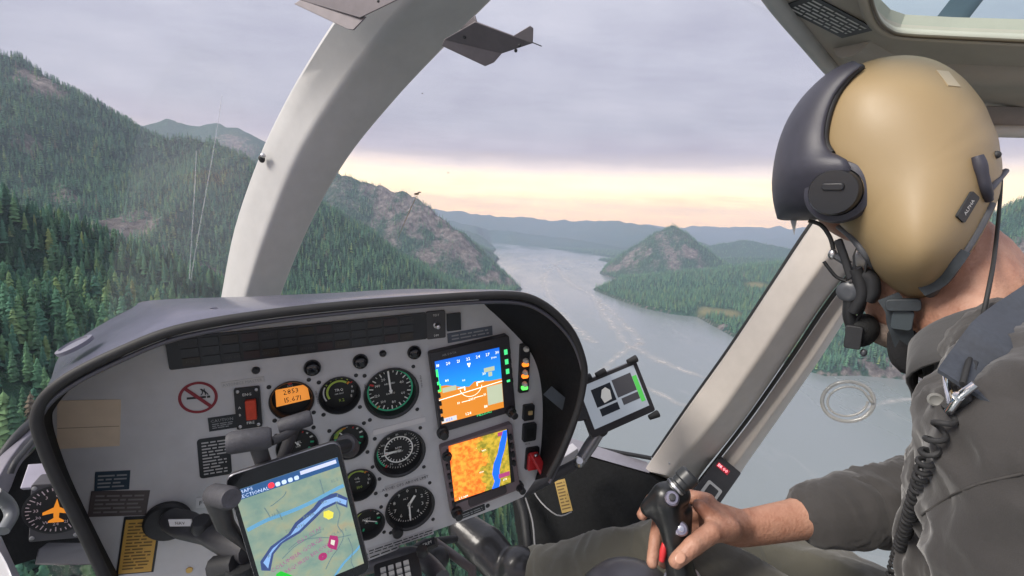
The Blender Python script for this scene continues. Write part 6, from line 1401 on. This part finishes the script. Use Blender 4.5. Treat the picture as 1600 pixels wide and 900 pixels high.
# chin strap and buckle
M_web = mat('webbing_slate', (.035, .043, .05), .6, grain=.25, gscale=200)
strip('chin_strap', [pt(480,400,.075), pt(525,470,.075), pt(535,540,.072), pt(555,600,.07), pt(595,720,.06), pt(655,800,.05)], hu, .022, .004, M_web, helm)
MB().box(Frame(pt(555,520,.078), hu, hv), 0, 0, .020, .024, -.004, .005, r=.004).build('chin_buckle', mat('buckle_slate', (.045, .058, .066), .45), helm, smooth=30, bevel=.001)
MB().box(Frame(pt(560,438,.08), hu+hv*-.15, hv), 0, 0, .032, .014, -.006, .003, r=.004).build('strap_yoke', M_web, helm, smooth=30, bevel=.001)
strip('nape_strap', [on_shell(1440,455,.006), on_shell(1470,440,.006), on_shell(1490,415,.006), on_shell(1506,392,.004)], hv+hu*.6, .012, .004, M_web, helm)
MB().tube(smoothpts([pt(560,620,.055), pt(560,720,.05), pt(590,790,.045), pt(660,800,.04), pt(700,840,.03)], 4), .015, 10).build('neck_scarf', mat('scarf_black', (.014, .014, .016), .9, bump=.5), pilot, smooth=60)
# helmet cord, harness and coiled lead
hs = thing('seat_harness', 'dark shoulder harness with silver buckle over the pilot\'s shoulder', 'harness', SH(1500, 640, .004))
strip('shoulder_strap', [SH(1660,440,.004,.5), SH(1625,472,.016), SH(1585,500,.017), SH(1555,530,.016), SH(1527,568,.013), SH(1504,604,.009)], hu+hv*.5, .036, .003, mat('harness_web_blue', (.045, .052, .066), .65, grain=.2, gscale=300), hs)
M_chrome = mat('chrome', (.75, .75, .78), .15, metal=1.0)
def rod(pts, r_, name='buckle_frame', m_=None): return MB().tube([SH(x_, y_, o_) for x_, y_, o_ in pts], r_, 8).build(name, m_ or M_chrome, hs, smooth=60)
rod([(1476,580,.012), (1488,566,.013), (1500,553,.013), (1512,549,.012)], .0026); rod([(1476,580,.012), (1480,604,.014), (1488,640,.012)], .0024)
rod([(1482,643,.012), (1500,618,.015), (1524,600,.013)], .0030); rod([(1478,592,.013), (1493,628,.016)], .0018, 'buckle_bar', mat('buckle_brass', (.7, .6, .4), .25, metal=1))
f, w, h = quad_frame([SH(1484,572,.010), SH(1508,558,.010), SH(1514,606,.010), SH(1494,630,.010)]); MB().box(f, 0, 0, w, h, -.006, .0, r=.003).build('buckle_body', M_black, hs, smooth=30, bevel=.001)
MB().lathe(SH(1497,618,.016), hn, [(.0035, 0), (.0035, .002), (0, .003)], 12).build('rivet', M_chrome, hs, smooth=40)
ld = thing('coiled_lead', 'black coiled headset lead running down the pilot\'s shirt front', 'cord', SH(1390, 890, .008))
path = smoothpts([SH(1490,640,.008), SH(1470,668,.009), SH(1452,705,.009), SH(1440,750,.009), SH(1424,800,.009), SH(1408,850,.009), SH(1395,895,.009), SH(1385,940,.009)], 14)
for _ in range(30): path = [path[0]]+[(path[i_-1]+path[i_]*2+path[i_+1])/4 for i_ in range(1, len(path)-1)]+[path[-1]]
ln_ = [0.0]
for i_ in range(1, len(path)): ln_.append(ln_[-1]+(path[i_]-path[i_-1]).length)
path = [Vector([float(np.interp(ln_[-1]*k_/100, ln_, [q_[c_] for q_ in path])) for c_ in range(3)]) for k_ in range(101)]
hx = []
for i_, p_ in enumerate(path):
    t_ = (path[min(i_+1, len(path)-1)]-path[max(i_-1, 0)]).normalized(); a_ = t_.cross(hn).normalized(); b_ = t_.cross(a_)
    for k_ in range(4):
        nx = path[min(i_+1, len(path)-1)]; pp = p_+(nx-p_)*k_/4; ang = (i_*4+k_)*2*math.pi/13
        hx.append(pp+(a_*math.cos(ang)+b_*math.sin(ang))*.0052)
MB().tube(hx, .0022, 6).build('coil', M_rubber, ld, smooth=60)
hl = thing('headset_cord', 'thin dark cord hanging from the back of the helmet to the harness', 'cord', SH(1506, 590, .012))
MB().tube(smoothpts([D(1560,238,.585), D(1564,280,.575), D(1561,330,.545), D(1555,390,.50), D(1548,435,.46), SH(1534,500,.012), SH(1516,556,.014), SH(1504,600,.014)], 5), .0020, 8).build('cord', M_rubber, hl, smooth=60)
# stitched seams of the shirt
M_seam = mat('shirt_seam', (.05, .047, .045), .9)
for pts in ([(1440,805),(1480,778),(1530,756),(1600,740)], [(1505,560),(1530,600),(1490,690),(1462,760),(1440,860)], [(1462,585),(1440,650),(1412,705),(1398,745)], [(1448,610),(1425,680),(1395,760)]):
    p2_ = smoothpts([Vector((x_, y_, 0)) for x_, y_ in pts], 14); pp = [SH(v_.x, v_.y, .0002) for v_ in p2_]
    if max((pp[i_]-pp[i_-1]).length for i_ in range(1, len(pp))) < .02: MB().tube(pp, .0009, 6).build('seam', M_seam, shirt, smooth=60)
bpy.data.scenes.remove(tmp_scene)
